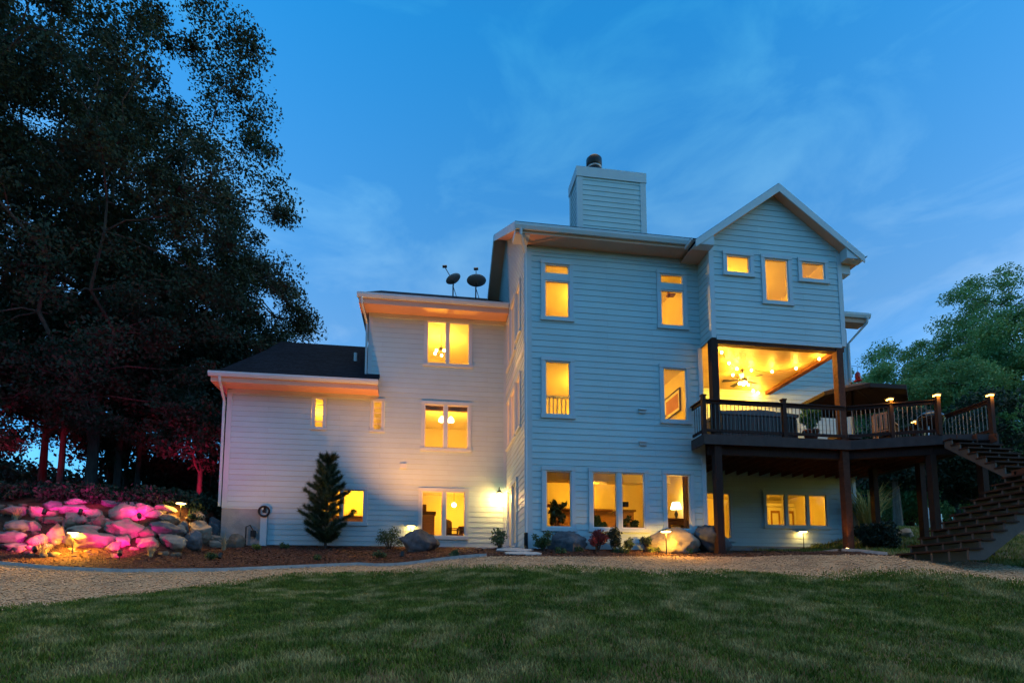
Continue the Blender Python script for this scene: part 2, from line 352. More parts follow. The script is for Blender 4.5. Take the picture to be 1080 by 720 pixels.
# ---------------------------------------------------------------- house
class Plane:
    def __init__(s, O, U, N): s.O, s.U, s.N = Vector(O), Vector(U), Vector(N)
    def pt(s, u, z, o=0): return s.O + s.U * u + s.N * o + Vector((0, 0, z))
def front(Y): return Plane((0, Y, 0), (1, 0, 0), (0, -1, 0))
def leftw(X): return Plane((X, 0, 0), (0, 1, 0), (-1, 0, 0))
def rightw(X): return Plane((X, 0, 0), (0, 1, 0), (1, 0, 0))
EXPO = .178
def siding(mb, P, z0, z1, uL, uR, holes=(), base=0., lip=.015):
    if not callable(uL): a_ = uL; uL = lambda z: a_
    if not callable(uR): b_ = uR; uR = lambda z: b_
    k0 = math.floor((z0 - base) / EXPO); cuts = {z0, z1}
    k = k0
    while base + k * EXPO < z1:
        cuts.add(max(z0, base + k * EXPO)); k += 1
    for h in holes:
        for z in (h[2], h[3]):
            if z0 < z < z1: cuts.add(z)
    cs = sorted(cuts); cs = [c for i, c in enumerate(cs) if i == 0 or c - cs[i - 1] > 1e-5]
    for za, zb in zip(cs, cs[1:]):
        zm = (za + zb) / 2; kk = math.floor((zm - base) / EXPO); zc = base + kk * EXPO
        oa = lip * (1 - (za - zc) / EXPO) + .003; ob = lip * (1 - (zb - zc) / EXPO) + .003
        iv = [(None, None)]
        hs = sorted([(h[0], h[1]) for h in holes if h[2] < zm < h[3]])
        segs = []; cur = None
        for a, b in hs: segs.append((cur, a)); cur = b
        segs.append((cur, None))
        for a, b in segs:
            a0 = uL(za) if a is None else a; a1 = uL(zb) if a is None else a
            b0 = uR(za) if b is None else b; b1 = uR(zb) if b is None else b
            a0, a1, b0, b1 = max(a0, uL(za)), max(a1, uL(zb)), min(b0, uR(za)), min(b1, uR(zb))
            if b0 - a0 < 1e-4 and b1 - a1 < 1e-4: continue
            mb.quad(P.pt(a0, za, oa), P.pt(b0, za, oa), P.pt(b1, zb, ob), P.pt(a1, zb, ob))
            if abs(za - zc) < 1e-4: mb.quad(P.pt(a0, za, 0), P.pt(b0, za, 0), P.pt(b0, za, oa), P.pt(a0, za, oa))
    return mb
CAS = .14
def hole(panes, zs, c=CAS): return (min(p[0] for p in panes) - c + .02, max(p[1] for p in panes) + c - .02, min(z[0] for z in zs) - c + .02, max(z[1] for z in zs) + c - .02)
def window(root, P, panes, zs, muntin=0, c=CAS, name='window', label=None):
    """panes: list of (u0,u1) glass widths, zs: list of (z0,z1) glass heights"""
    u0, u1 = min(p[0] for p in panes), max(p[1] for p in panes); z0, z1 = min(z[0] for z in zs), max(z[1] for z in zs)
    s = .035; m = MB(); o1 = .045; o0 = -.10
    m.pbox(P, u0 - c, u0 - s, z0 - s, z1 + s, o0, o1); m.pbox(P, u1 + s, u1 + c, z0 - s, z1 + s, o0, o1)
    m.pbox(P, u0 - c - .01, u1 + c + .01, z1 + s, z1 + c, o0, o1 + .012)
    m.pbox(P, u0 - c - .02, u1 + c + .02, z0 - c, z0 - s, o0, o1 + .025)
    for a, b in zip(sorted(panes), sorted(panes)[1:]): m.pbox(P, a[1] + s, b[0] - s, z0 - s, z1 + s, o0, o1 - .004)
    for a, b in zip(sorted(zs), sorted(zs)[1:]):
        for p in panes: m.pbox(P, p[0] - s, p[1] + s, a[1] + s, b[0] - s, o0, o1 - .008)
    wpart = part(name, m, TRIM, root, label)
    for p in panes:
        for z in zs:
            f = MB(); a, b, d, e = p[0], p[1], z[0], z[1]
            f.pbox(P, a - s, a, d - s, e + s, -.06, .012); f.pbox(P, b, b + s, d - s, e + s, -.06, .012)
            f.pbox(P, a, b, e, e + s, -.06, .012); f.pbox(P, a, b, d - s, d, -.06, .012)
            for q in range(muntin):
                zz = d + (e - d) * (q + 1) / (muntin + 1); f.pbox(P, a, b, zz - .009, zz + .009, -.035, -.012)
            part('sash', f, WHITEP, wpart)
            part('pane', MB().pbox(P, a - .01, b + .01, d - .01, e + .01, -.032, -.028), GLASS, wpart)
    return wpart

house = thing('house', 'large pale lap sided house of three storeys with glowing yellow windows and gabled roofs', 'house')
FT, FB, FL, FK = front(0), front(-.7), front(4.35), front(3.0)
SL = leftw(0); GL = leftw(-9.27)
RT = .58                                     # main roof pitch
# openings -------------------------------------------------------
W_T = [  # tower front
    ([(.52, 1.18)], [(6.6, 7.63), (7.89, 8.12)]), ([(3.98, 4.63)], [(6.6, 7.63), (7.89, 8.12)]),
    ([(.52, 1.18)], [(3.77, 5.25)]), ([(3.99, 4.64)], [(3.77, 5.25)]),
    ([(.52, 1.18)], [(.62, 2.13)]), ([(1.84, 2.49), (2.67, 3.29)], [(.62, 2.13)]), ([(3.99, 4.65)], [(.62, 2.13)])]
W_B = [([(5.69, 6.35)], [(7.97, 8.43)]), ([(6.87, 7.54)], [(7.2, 8.43)]), ([(8.04, 8.72)], [(7.97, 8.43)])]
W_L = [([(-6.5, -6.25)], [(4.37, 5.32)]), ([(-4.57, -4.33)], [(4.37, 5.32)]),
       ([(-2.78, -2.17), (-2.02, -1.36)], [(6.84, 8.31)]), ([(-2.83, -2.22), (-2.05, -1.38)], [(3.82, 5.3)]),
       ([(-2.88, -2.23), (-2.07, -1.46)], [(.77, 2.25)]), ([(-6.2, -5.62), (-5.48, -4.85)], [(1.19, 2.23)])]
W_K = [([(8.96, 9.59), (9.77, 10.42), (10.58, 11.19)], [(1.18, 2.23)]), ([(6.75, 7.55)], [(.69, 2.21)])]
W_S = [([(1.22, 1.82)], [(3.8, 5.3)]), ([(2.22, 3.12)], [(3.8, 5.3)]), ([(3.4, 3.95)], [(3.8, 5.3)]),
       ([(1.22, 1.82)], [(6.75, 8.2)]), ([(2.22, 3.12)], [(6.6, 8.35)]), ([(3.4, 3.95)], [(6.6, 8.2)])]
DOOR_S = ([(1.95, 2.77), (2.95, 3.77)], [(.32, 2.2)])
# walls ----------------------------------------------------------
tower_h = [hole(*x) for x in W_T]
m = MB(); siding(m, FT, 0, 8.66, .02, 5.15, tower_h); part('tower_wall', m, SIDING, house)
zr = lambda y: 8.95 + RT * (y + .6) - .22     # underside of main roof
def ug_front(z): return 0.02 if z < 8.9 else max(0.02, (z - 8.95 + .22) / RT - .6)
def ug_back(z): return 9.2 if z < 8.9 else min(9.2, 9.0 - ((z - 8.95 + .22) / RT - .6))
m = MB(); siding(m, SL, 0, 8.8, .02, 9.0, [hole(*x) for x in W_S] + [hole(*DOOR_S)]); siding(m, SL, 8.8, 11.6, ug_front, ug_back); part('tower_side_wall', m, SIDING, house)
m = MB(); bh = [hole(*x) for x in W_B]
siding(m, FB, 5.95, 8.6, 5.15, 9.28, bh)
BC, BS = 7.215, .755
bl = lambda z: 5.15 + max(0, (z - 8.88)) / BS; br_ = lambda z: 9.28 - max(0, (z - 8.88)) / BS
siding(m, FB, 8.6, 10.43, bl, br_); part('porch_gable_wall', m, SIDING, house)
m = MB(); siding(m, leftw(5.15), 5.95, 8.62, -.68, 0); part('bay_side_wall', m, SIDING, house)
m = MB(); siding(m, rightw(9.28), 5.95, 8.62, -.68, 3.0); part('bay_side_wall', m, SIDING, house)
m = MB(); siding(m, FL, .38, 5.55, -9.25, -4.79, [hole(*x) for x in W_L] + [(-9.4, -8.08, .3, 1.55)]); siding(m, FL, .38, 8.55, -4.79, 0, [hole(*x) for x in W_L])
part('wing_wall', m, SIDING, house)
m = MB(); siding(m, GL, 1.55, 5.56, 4.37, 12.4); part('garage_side_wall', m, SIDING, house)
m = MB(); siding(m, leftw(-4.79), 5.5, 8.5, 4.37, 12); part('wing_side_wall', m, SIDING, house)
m = MB(); siding(m, FK, .42, 8.5, 5.15, 12.4, [hole(*x) for x in W_K]); part('porch_back_wall', m, SIDING, house)
m = MB(); siding(m, rightw(5.15), 0, 5.95, 0, 3.0); part('porch_left_wall', m, SIDING, house)
m = MB(); siding(m, rightw(12.4), .42, 8.5, 3.0, 9); part('house_end_wall', m, SIDING, house)
part('rear_wall', MB().quad((-9.27, 12.4, 0), (12.4, 12.4, 0), (12.4, 12.4, 5.6), (-9.27, 12.4, 5.6)), SIDING, house)
part('rear_wall', MB().quad((0, 9.0, 5), (12.4, 9.0, 5), (12.4, 9.0, 8.6), (0, 9.0, 8.6)), SIDING, house)
for q in ((-9.29, -8.08, 4.33, 4.6, -.2, 1.545), (-9.29, -9.1, 4.6, 12.4, -.2, 1.54), (-8.08, 0, 4.36, 4.5, -.2, .376), (0.01, 5.14, .01, .2, -.4, -.003), (5.15, 12.4, 3.01, 3.2, -.2, .418),): part('foundation', MB().box(*q), CONCRETE, house)
# windows
for x in W_T: window(house, FT, *x)
for x in W_B: window(house, FB, *x)
for i, x in enumerate(W_L): window(house, FL, *x, muntin=4 if i < 2 else 0, c=.11 if i < 2 else CAS)
for x in W_K: window(house, FK, *x)
for x in W_S: window(house, SL, *x, c=.11)
window(house, SL, *DOOR_S, name='patio_door')
# corner boards and trim -------------------------------------------
def cb(x0, x1, y0, y1, z0, z1): part('corner_board', MB().box(x0, x1, y0, y1, z0, z1), TRIM, house)
cb(-.03, .11, -.03, .1, 0, 8.6); cb(5.05, 5.18, -.03, .1, 0, 5.93)
cb(5.12, 5.26, -.73, -.6, 5.95, 8.82); cb(9.17, 9.31, -.73, -.6, 5.95, 8.82)
cb(-9.30, -9.14, 4.32, 4.46, 1.55, 5.5); cb(-4.82, -4.69, 4.32, 4.46, 5.78, 8.5); cb(12.3, 12.43, 2.97, 3.1, .42, 8.45)
cb(-.10, 0.0, 4.31, 4.345, .38, 8.5)
for q in ((.11, 5.05, -.028, .02, 8.48, 8.66), (5.27, 9.16, -.735, -.69, 5.90, 6.02), (-4.69, -.1, 4.312, 4.36, 8.36, 8.52), (-9.14, -4.42, 4.312, 4.36, 5.40, 5.56),): part('frieze_board', MB().box(*q), TRIM, house)
part('frieze_board', MB().pbox(SL, .1, 4.3, 5.78, 5.98, .0, .03), TRIM, house)
# main roof ----------------------------------------------------------
def slab(mb, poly, th):      # poly: roof quad, thickness straight down
    return mb.prism(poly, (0, 0, -th))
E0 = 8.95; RY, RZ = 4.5, 8.95 + RT * 5.1
m = MB(); slab(m, [(-.44, -.6, E0), (9.4, -.6, E0), (9.4, RY, RZ), (-.44, RY, RZ)], .10); slab(m, [(-.44, RY, RZ), (9.4, RY, RZ), (9.4, 9.6, E0), (-.44, 9.6, E0)], .10)
slab(m, [(9.4, 2.45, 8.86), (12.95, 2.45, 8.86), (12.95, 6, 9.9), (9.4, 6, 9.9)], .1); slab(m, [(9.4, 6, 9.9), (12.95, 6, 9.9), (12.95, 9.6, 8.86), (9.4, 9.6, 8.86)], .1)
roof = part('main_roof', m, ROOF, house)
for q in ((-.3, 5.14, -.5, -.02, 8.66, 8.69), (9.3, 12.9, 2.55, 2.98, 8.5, 8.53),): part('soffit', MB().box(*q), SOFFIT, house)
for q in ((-.42, 4.6, -.53, -.5, 8.66, 8.85), (9.5, 12.93, 2.5, 2.53, 8.5, 8.8),): part('fascia_board', MB().box(*q), SOFFIT, house)
# rake on the left gable of the tower: boards and soffit
m = MB()
for s0, s1 in (((-.6, E0), (RY, RZ)), ((RY, RZ), (9.6, E0))):
    m.prism([(-.46, s0[0], s0[1] - .02), (-.46, s1[0], s1[1] - .02), (-.46, s1[0], s1[1] - .26), (-.46, s0[0], s0[1] - .26)], (.03, 0, 0))
part('rake_board', m, TRIM, house)
m = MB()
for s0, s1 in (((-.5, E0 - .16), (RY, RZ - .21)), ((RY, RZ - .21), (9.5, E0 - .16))):
    m.quad((-.43, s0[0], s0[1]), (0.02, s0[0], s0[1]), (0.02, s1[0], s1[1]), (-.43, s1[0], s1[1]))
part('rake_soffit', m, SOFFIT, house)
part('eave_return', MB().box(-.43, -.01, -.5, -.03, 8.645, 8.80), TRIM, house)
# gutters
def gutter(x0, x1, y, z0, z1, depth_=.11, ret=None):
    m = MB().prism([(x0, y, z0), (x0, y - depth_ * .65, z0), (x0, y - depth_, z0 + (z1 - z0) * .55), (x0, y - depth_, z1), (x0, y, z1)], (x1 - x0, 0, 0)); return m
part('gutter', gutter(-.44, 4.60, -.535, 8.74, 8.90), TRIM, house)
# porch bay gable roof ------------------------------------------------
AX, AZ, FX = BC, 10.62, .56
lz = AZ - (BC - (5.15 - FX)) * BS; 
m = MB(); Y0, Y1 = -1.0, 4.6
slab(m, [(5.15 - FX, Y0, lz), (5.15, Y0, lz + FX * BS), (5.15, -.56, lz + FX * BS), (5.15 - FX, -.56, lz)], .1); slab(m, [(5.15, Y0, lz + FX * BS), (AX, Y0, AZ), (AX, Y1, AZ), (5.15, Y1, lz + FX * BS)], .1); slab(m, [(AX, Y0, AZ), (9.28 + FX, Y0, lz), (9.28 + FX, Y1, lz), (AX, Y1, AZ)], .1)
part('porch_gable_roof', m, ROOF, house)
m = MB()
for sx in (-1, 1):
    ex = BC + sx * (4.13 / 2 + FX)
    m.prism([(ex, Y0 - .03, lz - .02), (AX, Y0 - .03, AZ - .02), (AX, Y0 - .03, AZ - .27), (ex, Y0 - .03, lz - .23)], (0, .03, 0))
part('rake_board', m, TRIM, house)
m = MB()
for sx in (-1, 1):
    ex = BC + sx * (4.13 / 2 + .02)
    m.quad((ex, Y0, lz + (FX - .02) * BS - .2), (AX, Y0, AZ - .2), (AX, -.69, AZ - .2), (ex, -.69, lz + (FX - .02) * BS - .2))
part('rake_soffit', m, SOFFIT, house)
for sx in (-1, 1):
    x0 = BC + sx * 4.13 / 2; x1 = x0 + sx * FX; zb = 8.52
    m = MB().prism([(x0 - sx * .0, Y0, zb), (x1, Y0, zb), (x1, Y0, lz - .14), (x0, Y0, lz + FX * BS - .2)], (0, .28, 0)); part('eave_return', m, TRIM, house)
    part('soffit', MB().box(min(x0, x1), max(x0, x1), Y0 + .28, 2.4 if sx > 0 else -.02, zb, zb + .02), SOFFIT, house)
    if sx > 0: part('gutter', MB().prism([(x1, Y0, zb + .06), (x1 + .07, Y0, zb + .06), (x1 + .11, Y0, zb + .13), (x1 + .11, Y0, lz - .02), (x1, Y0, lz - .02)], (0, 3.4, 0)), TRIM, house)
    if sx < 0: part('gutter', MB().prism([(x1, Y0, zb + .1), (x1 - .07, Y0, zb + .1), (x1 - .1, Y0, zb + .18), (x1 - .1, Y0, lz - .02), (x1, Y0, lz - .02)], (0, .46, 0)), TRIM, house)
part('eave_return', MB().box(9.285, 9.62, -.69, -.4, 8.22, 8.52), TRIM, house)
# right wing gutter and downspout
part('gutter', gutter(9.6, 12.98, 2.5, 8.66, 8.82), TRIM, house)
part('downspout', MB().tube([(12.85, 2.42, 8.68), (12.85, 2.45, 8.5), (12.44, 2.92, 7.9), (12.44, 2.94, 3.2)], .045, 6), TRIM, house)
# wing roofs -----------------------------------------------------------
m = MB(); slab(m, [(-9.62, 3.56, 5.80), (-4.4, 3.56, 5.80), (-4.4, 4.3, 6.29), (-9.1, 4.3, 6.29)], .1)
slab(m, [(-9.0, 4.3, 6.29), (-4.81, 4.3, 6.29), (-4.81, 8.4, 9.03), (-8.75, 8.4, 9.03)], .1)
m.prism([(-9.62, 3.56, 5.80), (-9.0, 4.3, 6.29), (-8.75, 8.4, 9.03), (-9.62, 12.9, 5.8)], (0, 0, -.1)); m.prism([(-8.75, 8.4, 9.03), (-4.81, 8.4, 9.03), (-4.81, 12.9, 5.8), (-9.62, 12.9, 5.8)], (0, 0, -.1))
part('garage_roof', m, ROOF, house)
m = MB(); slab(m, [(-5.12, 3.56, 8.79), (-.01, 3.56, 8.79), (-.01, 8, 11.33), (-4.75, 8, 11.33)], .1); m.prism([(-5.12, 3.56, 8.79), (-4.75, 8, 11.33), (-5.12, 12.4, 8.79)], (0, 0, -.1)); m.prism([(-4.75, 8, 11.33), (-.01, 8, 11.33), (-.01, 12.4, 8.79), (-5.12, 12.4, 8.79)], (0, 0, -.1))
part('wing_roof', m, ROOF, house)
for q in ((-9.55, -4.44, 3.64, 4.34, 5.54, 5.57), (-5.05, -.02, 3.64, 4.34, 8.50, 8.53), (-9.55, -9.28, 4.34, 12.8, 5.54, 5.57), (-5.05, -4.8, 4.34, 12, 8.5, 8.53),): part('soffit', MB().box(*q), SOFFIT, house)
for q in ((-9.58, -4.41, 3.61, 3.64, 5.50, 5.70), (-5.08, -.02, 3.61, 3.64, 8.46, 8.68), (-9.58, -9.55, 3.64, 12.8, 5.5, 5.70), (-5.08, -5.05, 3.64, 12, 8.46, 8.68), (-4.44, -4.41, 3.64, 4.33, 5.5, 5.70),): part('fascia_board', MB().box(*q), SOFFIT, house)
part('gutter', gutter(-9.64, -4.38, 3.61, 5.66, 5.81), TRIM, house); part('gutter', gutter(-5.14, -.03, 3.61, 8.64, 8.80), TRIM, house)
part('downspout', MB().tube([(-.28, -.58, 8.76), (-.28, -.56, 8.62), (-.1, -.14, 8.36), (-.075, -.09, 8.22), (-.075, -.09, .35)], .045, 6), TRIM, house)
part('downspout', MB().tube([(-.075, -.09, .42), (-.075, -.09, .03), (-.1, -.3, -.02)], .055, 6), BLACK, house, label='black lower end of the corner downspout')
part('downspout', MB().tube([(-9.3, 3.56, 5.68), (-9.3, 3.6, 5.52), (-9.36, 4.25, 5.1), (-9.36, 4.3, 1.6)], .045, 6), TRIM, house)
part('downspout', MB().tube([(-4.98, 3.56, 8.66), (-4.98, 3.6, 8.46), (-4.87, 4.25, 8.05), (-4.87, 4.3, 6.0), (-4.87, 4.1, 5.95)], .04, 6), TRIM, house)
part('vent_pipe', MB().tube([(-5.45, 6.0, 7.35), (-5.45, 6.0, 7.72)], .06, 10), PLASTIC, house)
part('utility_chase', MB().box(-8.06, -7.86, 4.22, 4.33, .3, 1.40), TRIM, house)
for z in (3.95, 3.01): part('wall_vent', MB().box(3.2, 3.4, -.07, .0, z - .05, z + .05).prism([(3.18, -.015, z + .08), (3.18, -.12, z + .04), (3.18, -.12, z + .025), (3.18, -.015, z + .05)], (.24, 0, 0)), TRIM, house)
part('wall_vent', MB().box(-3.66, -3.44, 4.28, 4.34, 3.04, 3.2), TRIM, house)
part('wall_vent', MB().pbox(SL, .05 + 4.6, 4.75, 9.2, 9.35, 0, .05), METAL, house)
# chimney ---------------------------------------------------------------
m = MB(); CHX0, CHX1, CHY0, CHY1 = 2.05, 4.38, 2.0, 2.98
siding(m, front(CHY0), 9.9, 12.6, CHX0, CHX1); siding(m, leftw(CHX0), 9.9, 12.6, CHY0, CHY1); siding(m, rightw(CHX1), 9.9, 12.6, CHY0, CHY1)
m.quad((CHX0, CHY1, 9.9), (CHX1, CHY1, 9.9), (CHX1, CHY1, 12.6), (CHX0, CHY1, 12.6))
ch = part('chimney', m, SIDING, house)
m = MB()
for x in (CHX0 - .03, CHX1 - .17): m.box(x, x + .2, CHY0 - .03, CHY0 + .1, 9.9, 12.55)
m.box(CHX0 - .03, CHX0 + .05, CHY1 - .17, CHY1, 9.9, 12.55)
part('corner_board', m, TRIM, ch)
part('chimney_cap', MB().box(CHX0 - .05, CHX1 + .05, CHY0 - .05, CHY1 + .05, 12.55, 12.9), TRIM, ch)
part('flue_pipe', MB().lathe((2.78, 2.5, 12.9), [(.23, 0), (.23, .12), (.25, .14), (.25, .32), (.24, .34), (.24, .42), (.27, .45), (.27, .72), (.2, .80), (.0001, .82)], 24), METAL, ch, smooth=True)
part('flue_band', MB().lathe((2.78, 2.5, 13.27), [(.262, 0), (.262, .05)], 24).lathe((2.78, 2.5, 12.905), [(.262, 0), (.262, .05)], 24), STEEL, ch, smooth=True)

# rooms behind the windows ------------------------------------------------
def room(x0, x1, y0, y1, z0, z1, watts, lamps=None):
    part('room_floor', MB().quad((x0, y0, z0), (x1, y0, z0), (x1, y1, z0), (x0, y1, z0)), FLOORP, house)
    part('room_ceiling', MB().quad((x0, y0, z1), (x1, y0, z1), (x1, y1, z1), (x0, y1, z1)), CEILP, house)
    part('room_wall', MB().quad((x0, y1, z0), (x1, y1, z0), (x1, y1, z1), (x0, y1, z1)).quad((x0, y0, z0), (x0, y1, z0), (x0, y1, z1), (x0, y0, z1)).quad((x1, y0, z0), (x1, y1, z0), (x1, y1, z1), (x1, y0, z1)), ROOMP, house)
    for p in (lamps or [((x0 + x1) / 2, (y0 + y1) / 2, z1 - .5)]):
        lamp(p, watts / len(lamps or [1]), name='room_light', radius=.15)
RW = 82
room(.02, 5.12, .02, 4.3, .38, 2.72, RW * .8, [(2.6, 2.6, 2.4)])
room(.02, 5.12, .02, 4.3, 2.95, 5.75, RW, [(2.6, 2.4, 5.2)])
room(.02, 5.12, .02, 4.3, 6.05, 8.6, RW, [(2.6, 2.2, 8.0)])
room(-4.75, -.03, 4.37, 8.2, .42, 2.8, RW * .75, [(-1.75, 6.6, 2.1)])
room(-4.75, -.03, 4.37, 8.2, 3.0, 5.6, RW, [(-2.3, 5.6, 4.7), (-1.9, 5.6, 4.7)])
room(-4.75, -.03, 4.37, 8.2, 6.05, 8.5, RW, [(-2.35, 5.9, 7.5)])
room(-9.2, -4.8, 4.37, 8.2, 3.2, 5.5, RW * .9); room(-9.2, -4.8, 4.37, 7.2, .7, 3.1, RW * .75, [(-5.6, 6, 2.6)])
room(5.2, 9.25, -.67, 2.95, 6.1, 8.9, RW * .9, [(6.6, 1.6, 8.2)])
room(5.2, 12.35, 3.02, 7.0, .44, 2.75, RW, [(7.4, 5, 2.3), (10.0, 4.6, 2.4)])

# porch shell -------------------------------------------------------------
part('porch_ceiling', MB().box(5.16, 9.27, -.68, 2.98, 5.93, 5.96), PINEWOOD, house)
part('porch_beam', MB().box(5.2, 9.26, -.69, -.5, 5.80, 5.925).box(9.08, 9.27, -.49, 2.97, 5.82, 5.925), STAINR, house)

# ---------------------------------------------------------------- deck
deck = thing('deck', 'dark stained raised timber deck under the covered porch at the right of the house', 'deck', (8.9, .6, 0))
DP = [(4.75, -.78), (9.2, -.78), (11.25, -1.68), (12.75, -1.95), (12.75, 2.98), (5.17, 2.98), (5.17, -.04), (4.75, -.04)]
DZ = 3.15
part('deck_floor', MB().prism([(x, y, DZ) for x, y in DP], (0, 0, -.035)), STAINR, deck)
m = MB()
for (a, b) in zip(DP[:4], DP[1:5]): m.beam((*a, DZ - .15), (*b, DZ - .15), .04, .27)
m.beam((4.76, -.78, DZ - .15), (4.76, -.05, DZ - .15), .04, .27)
part('rim_joist', m, FASCIA, deck)
for i in range(18):
    x = 5.35 + i * .42; yb = -.72 if x < 9.2 else -.72 - (x - 9.2) * .44 + .02
    part('joist', MB().box(x - .02, x + .02, yb, 2.95, DZ - .275, DZ - .04), STAINR, deck)
part('support_beam', MB().box(5.0, 9.2, -.60, -.46, 2.63, 2.87).beam((9.2, -.55, 2.75), (11.2, -1.42, 2.75), .14, .24).beam((11.2, -1.42, 2.75), (12.6, -1.7, 2.75), .14, .24), STAIN, deck)
for x, y, z1 in ((5.2, -.62, 5.93), (9.09, -.62, 5.93)):
    part('post', MB().box(x - .10, x + .10, y - .1, y + .1, hz(x, y) + .0, z1).box(x - .13, x + .13, y - .13, y + .13, hz(x, y) - .1, hz(x, y) + .06), STAINR if x > 6 else STAIN, deck)
for x, y in ((11.15, -1.4), (12.55, -1.6), (11.6, 1.2), (12.55, .4)):
    part('post', MB().box(x - .09, x + .09, y - .09, y + .09, hz(x, y) - .1, 2.63 if y < 0 else 2.87), STAIN, deck)
def railing(a, b, posts=(True, True), n=None, nm='railing', caps=True, label=None):
    a, b = Vector((*a, DZ)), Vector((*b, DZ)); L = (b - a).length; d = (b - a) / L
    rl = part(nm, MB().beam(a + Vector((0, 0, .98)), b + Vector((0, 0, .98)), .13, .035), STAIN, deck, label)
    part('top_rail', MB().beam(a + Vector((0, 0, .917)), b + Vector((0, 0, .917)), .04, .085), STAIN, rl); part('bottom_rail', MB().beam(a + Vector((0, 0, .12)), b + Vector((0, 0, .12)), .04, .08), STAIN, rl)
    k = max(2, int(L / .115))
    for i in range(1, k):
        p = a + d * (L * i / k); part('baluster', MB().tube([p + Vector((0, 0, .16)), p + Vector((0, 0, .87))], .011, 6), BALUST, rl)
    return rl
railing((4.8, -.72), (4.8, -.06)); railing((4.8, -.72), (9.1, -.72)); railing((9.2, -.74), (11.2, -1.62)); railing((12.68, -1.85), (12.68, 2.9))
def rpost(x, y, cap):
    p = part('railing_post', MB().box(x - .055, x + .055, y - .055, y + .055, DZ - .02, DZ + 1.08), STAIN, deck)
    if cap:
        part('post_cap', MB().prism([(x - .085, y - .085, DZ + 1.12), (x + .085, y - .085, DZ + 1.12), (x + .085, y + .085, DZ + 1.12), (x - .085, y + .085, DZ + 1.12)], (0, 0, .025)).add([(x - .075, y - .075, DZ + 1.145), (x + .075, y - .075, DZ + 1.145), (x + .075, y + .075, DZ + 1.145), (x - .075, y + .075, DZ + 1.145), (x, y, DZ + 1.18)], [(0, 1, 4), (1, 2, 4), (2, 3, 4), (3, 0, 4)]), METAL, p)
        part('cap_light', MB().box(x - .062, x + .062, y - .062, y + .062, DZ + 1.085, DZ + 1.118), CAPLED, p)
        lamp((x, y - .13, DZ + 1.06), 3.5, radius=.03, name='cap_light_glow')
    else:
        part('post_cap', MB().box(x - .07, x + .07, y - .07, y + .07, DZ + 1.08, DZ + 1.12), STAIN, p)
rpost(4.8, -.72, False); rpost(7.22, -.72, False); rpost(10.2, -1.17, True); rpost(11.22, -1.66, True); rpost(12.68, -1.88, True); rpost(12.68, .6, True); rpost(9.6, 2.86, True)

# stairs -----------------------------------------------------------------
st = thing('staircase', 'wide open riser timber stair turning at a landing down from the deck', 'staircase', (10.2, -3.9, 0))
NU = 8; LZ = 1.74; UR = (DZ - LZ) / NU; URUN = .225; UX0, UX1 = 11.3, 12.6
def stringer(a0, a1, n, rise, run, ax, off, th, depth_=.30):
    pass
for x in (UX0, (UX0 + UX1) / 2, UX1 - .05):
    pts = [(x, -1.70, DZ - .02)]
    y, z = -1.70, DZ - UR - .04
    pts = [(x, y, DZ - .3)]
    top = [(x, -1.70, DZ - .04)]
    for k in range(1, NU + 1):
        zz = DZ - k * UR - .04
        top += [(x, -1.70 - (k - 1) * URUN, zz), (x, -1.70 - k * URUN, zz)]
    poly = top + [(x, -1.70 - NU * URUN, LZ - .30), (x, -1.70, DZ - .38)]
    part('stringer', MB().prism(poly, (.045, 0, 0)), STRINGW, st)
for k in range(1, NU):
    part('tread', MB().box(UX0 - .03, UX1 + .03, -1.70 - k * URUN - .03, -1.70 - (k - 1) * URUN + .02, DZ - k * UR - .04, DZ - k * UR), STAIN, st)
LY0, LY1 = -1.70 - NU * URUN - 1.75, -1.70 - NU * URUN + .02
LX0, LX1 = 11.22, 12.9
part('landing', MB().box(LX0, LX1, LY0, LY1, LZ - .04, LZ).box(LX0, LX1, LY0 + .01, LY0 + .05, LZ - .27, LZ - .045).box(LX0 + .005, LX0 + .045, LY0 + .05, LY1 - .01, LZ - .2, LZ - .045), STAINR, st)
for x, y in ((12.8, LY0 + .2), (12.8, LY1 - .2), (11.5, LY0 + .25), (11.5, LY1 - .25)):
    part('landing_post', MB().box(x - .08, x + .08, y - .08, y + .08, hz(x, y) - .2, LZ - .045), STAIN, st)
NL = 12; LR = .186; LRUN = .297
sy = [LY1 - .08 - i * .415 for i in range(5)]
for y in sy:
    top = [(LX0, y, LZ - .045)]
    for k in range(1, NL):
        zz = LZ - k * LR - .04
        top += [(LX0 - (k - 1) * LRUN, y, zz), (LX0 - k * LRUN, y, zz)]
    zb = LZ - NL * LR - .06
    top += [(LX0 - (NL - 1) * LRUN, y, zb), (LX0 - (NL - 1) * LRUN + .35, y, zb), (LX0, y, LZ - .40)]
    part('stringer', MB().prism(top, (0, -.045, 0)), STRINGW, st)
for k in range(1, NL):
    part('tread', MB().box(LX0 - k * LRUN - .03, LX0 - (k - 1) * LRUN - .01, sy[-1] - .1, sy[0] + .06, LZ - k * LR - .038, LZ - k * LR), STAIN, st)
LL = LX0 - (NL - 1) * LRUN
pl = single('planter_box', MB().box(11.9, 12.7, -4.1, -3.7, hz(12.3, -4) - .05, hz(12.3, -4) + .38).box(11.87, 12.73, -4.13, -3.67, hz(12.3, -4) + .38, hz(12.3, -4) + .42), POT, 'reddish brown box on the grass under the stair landing', 'planter')

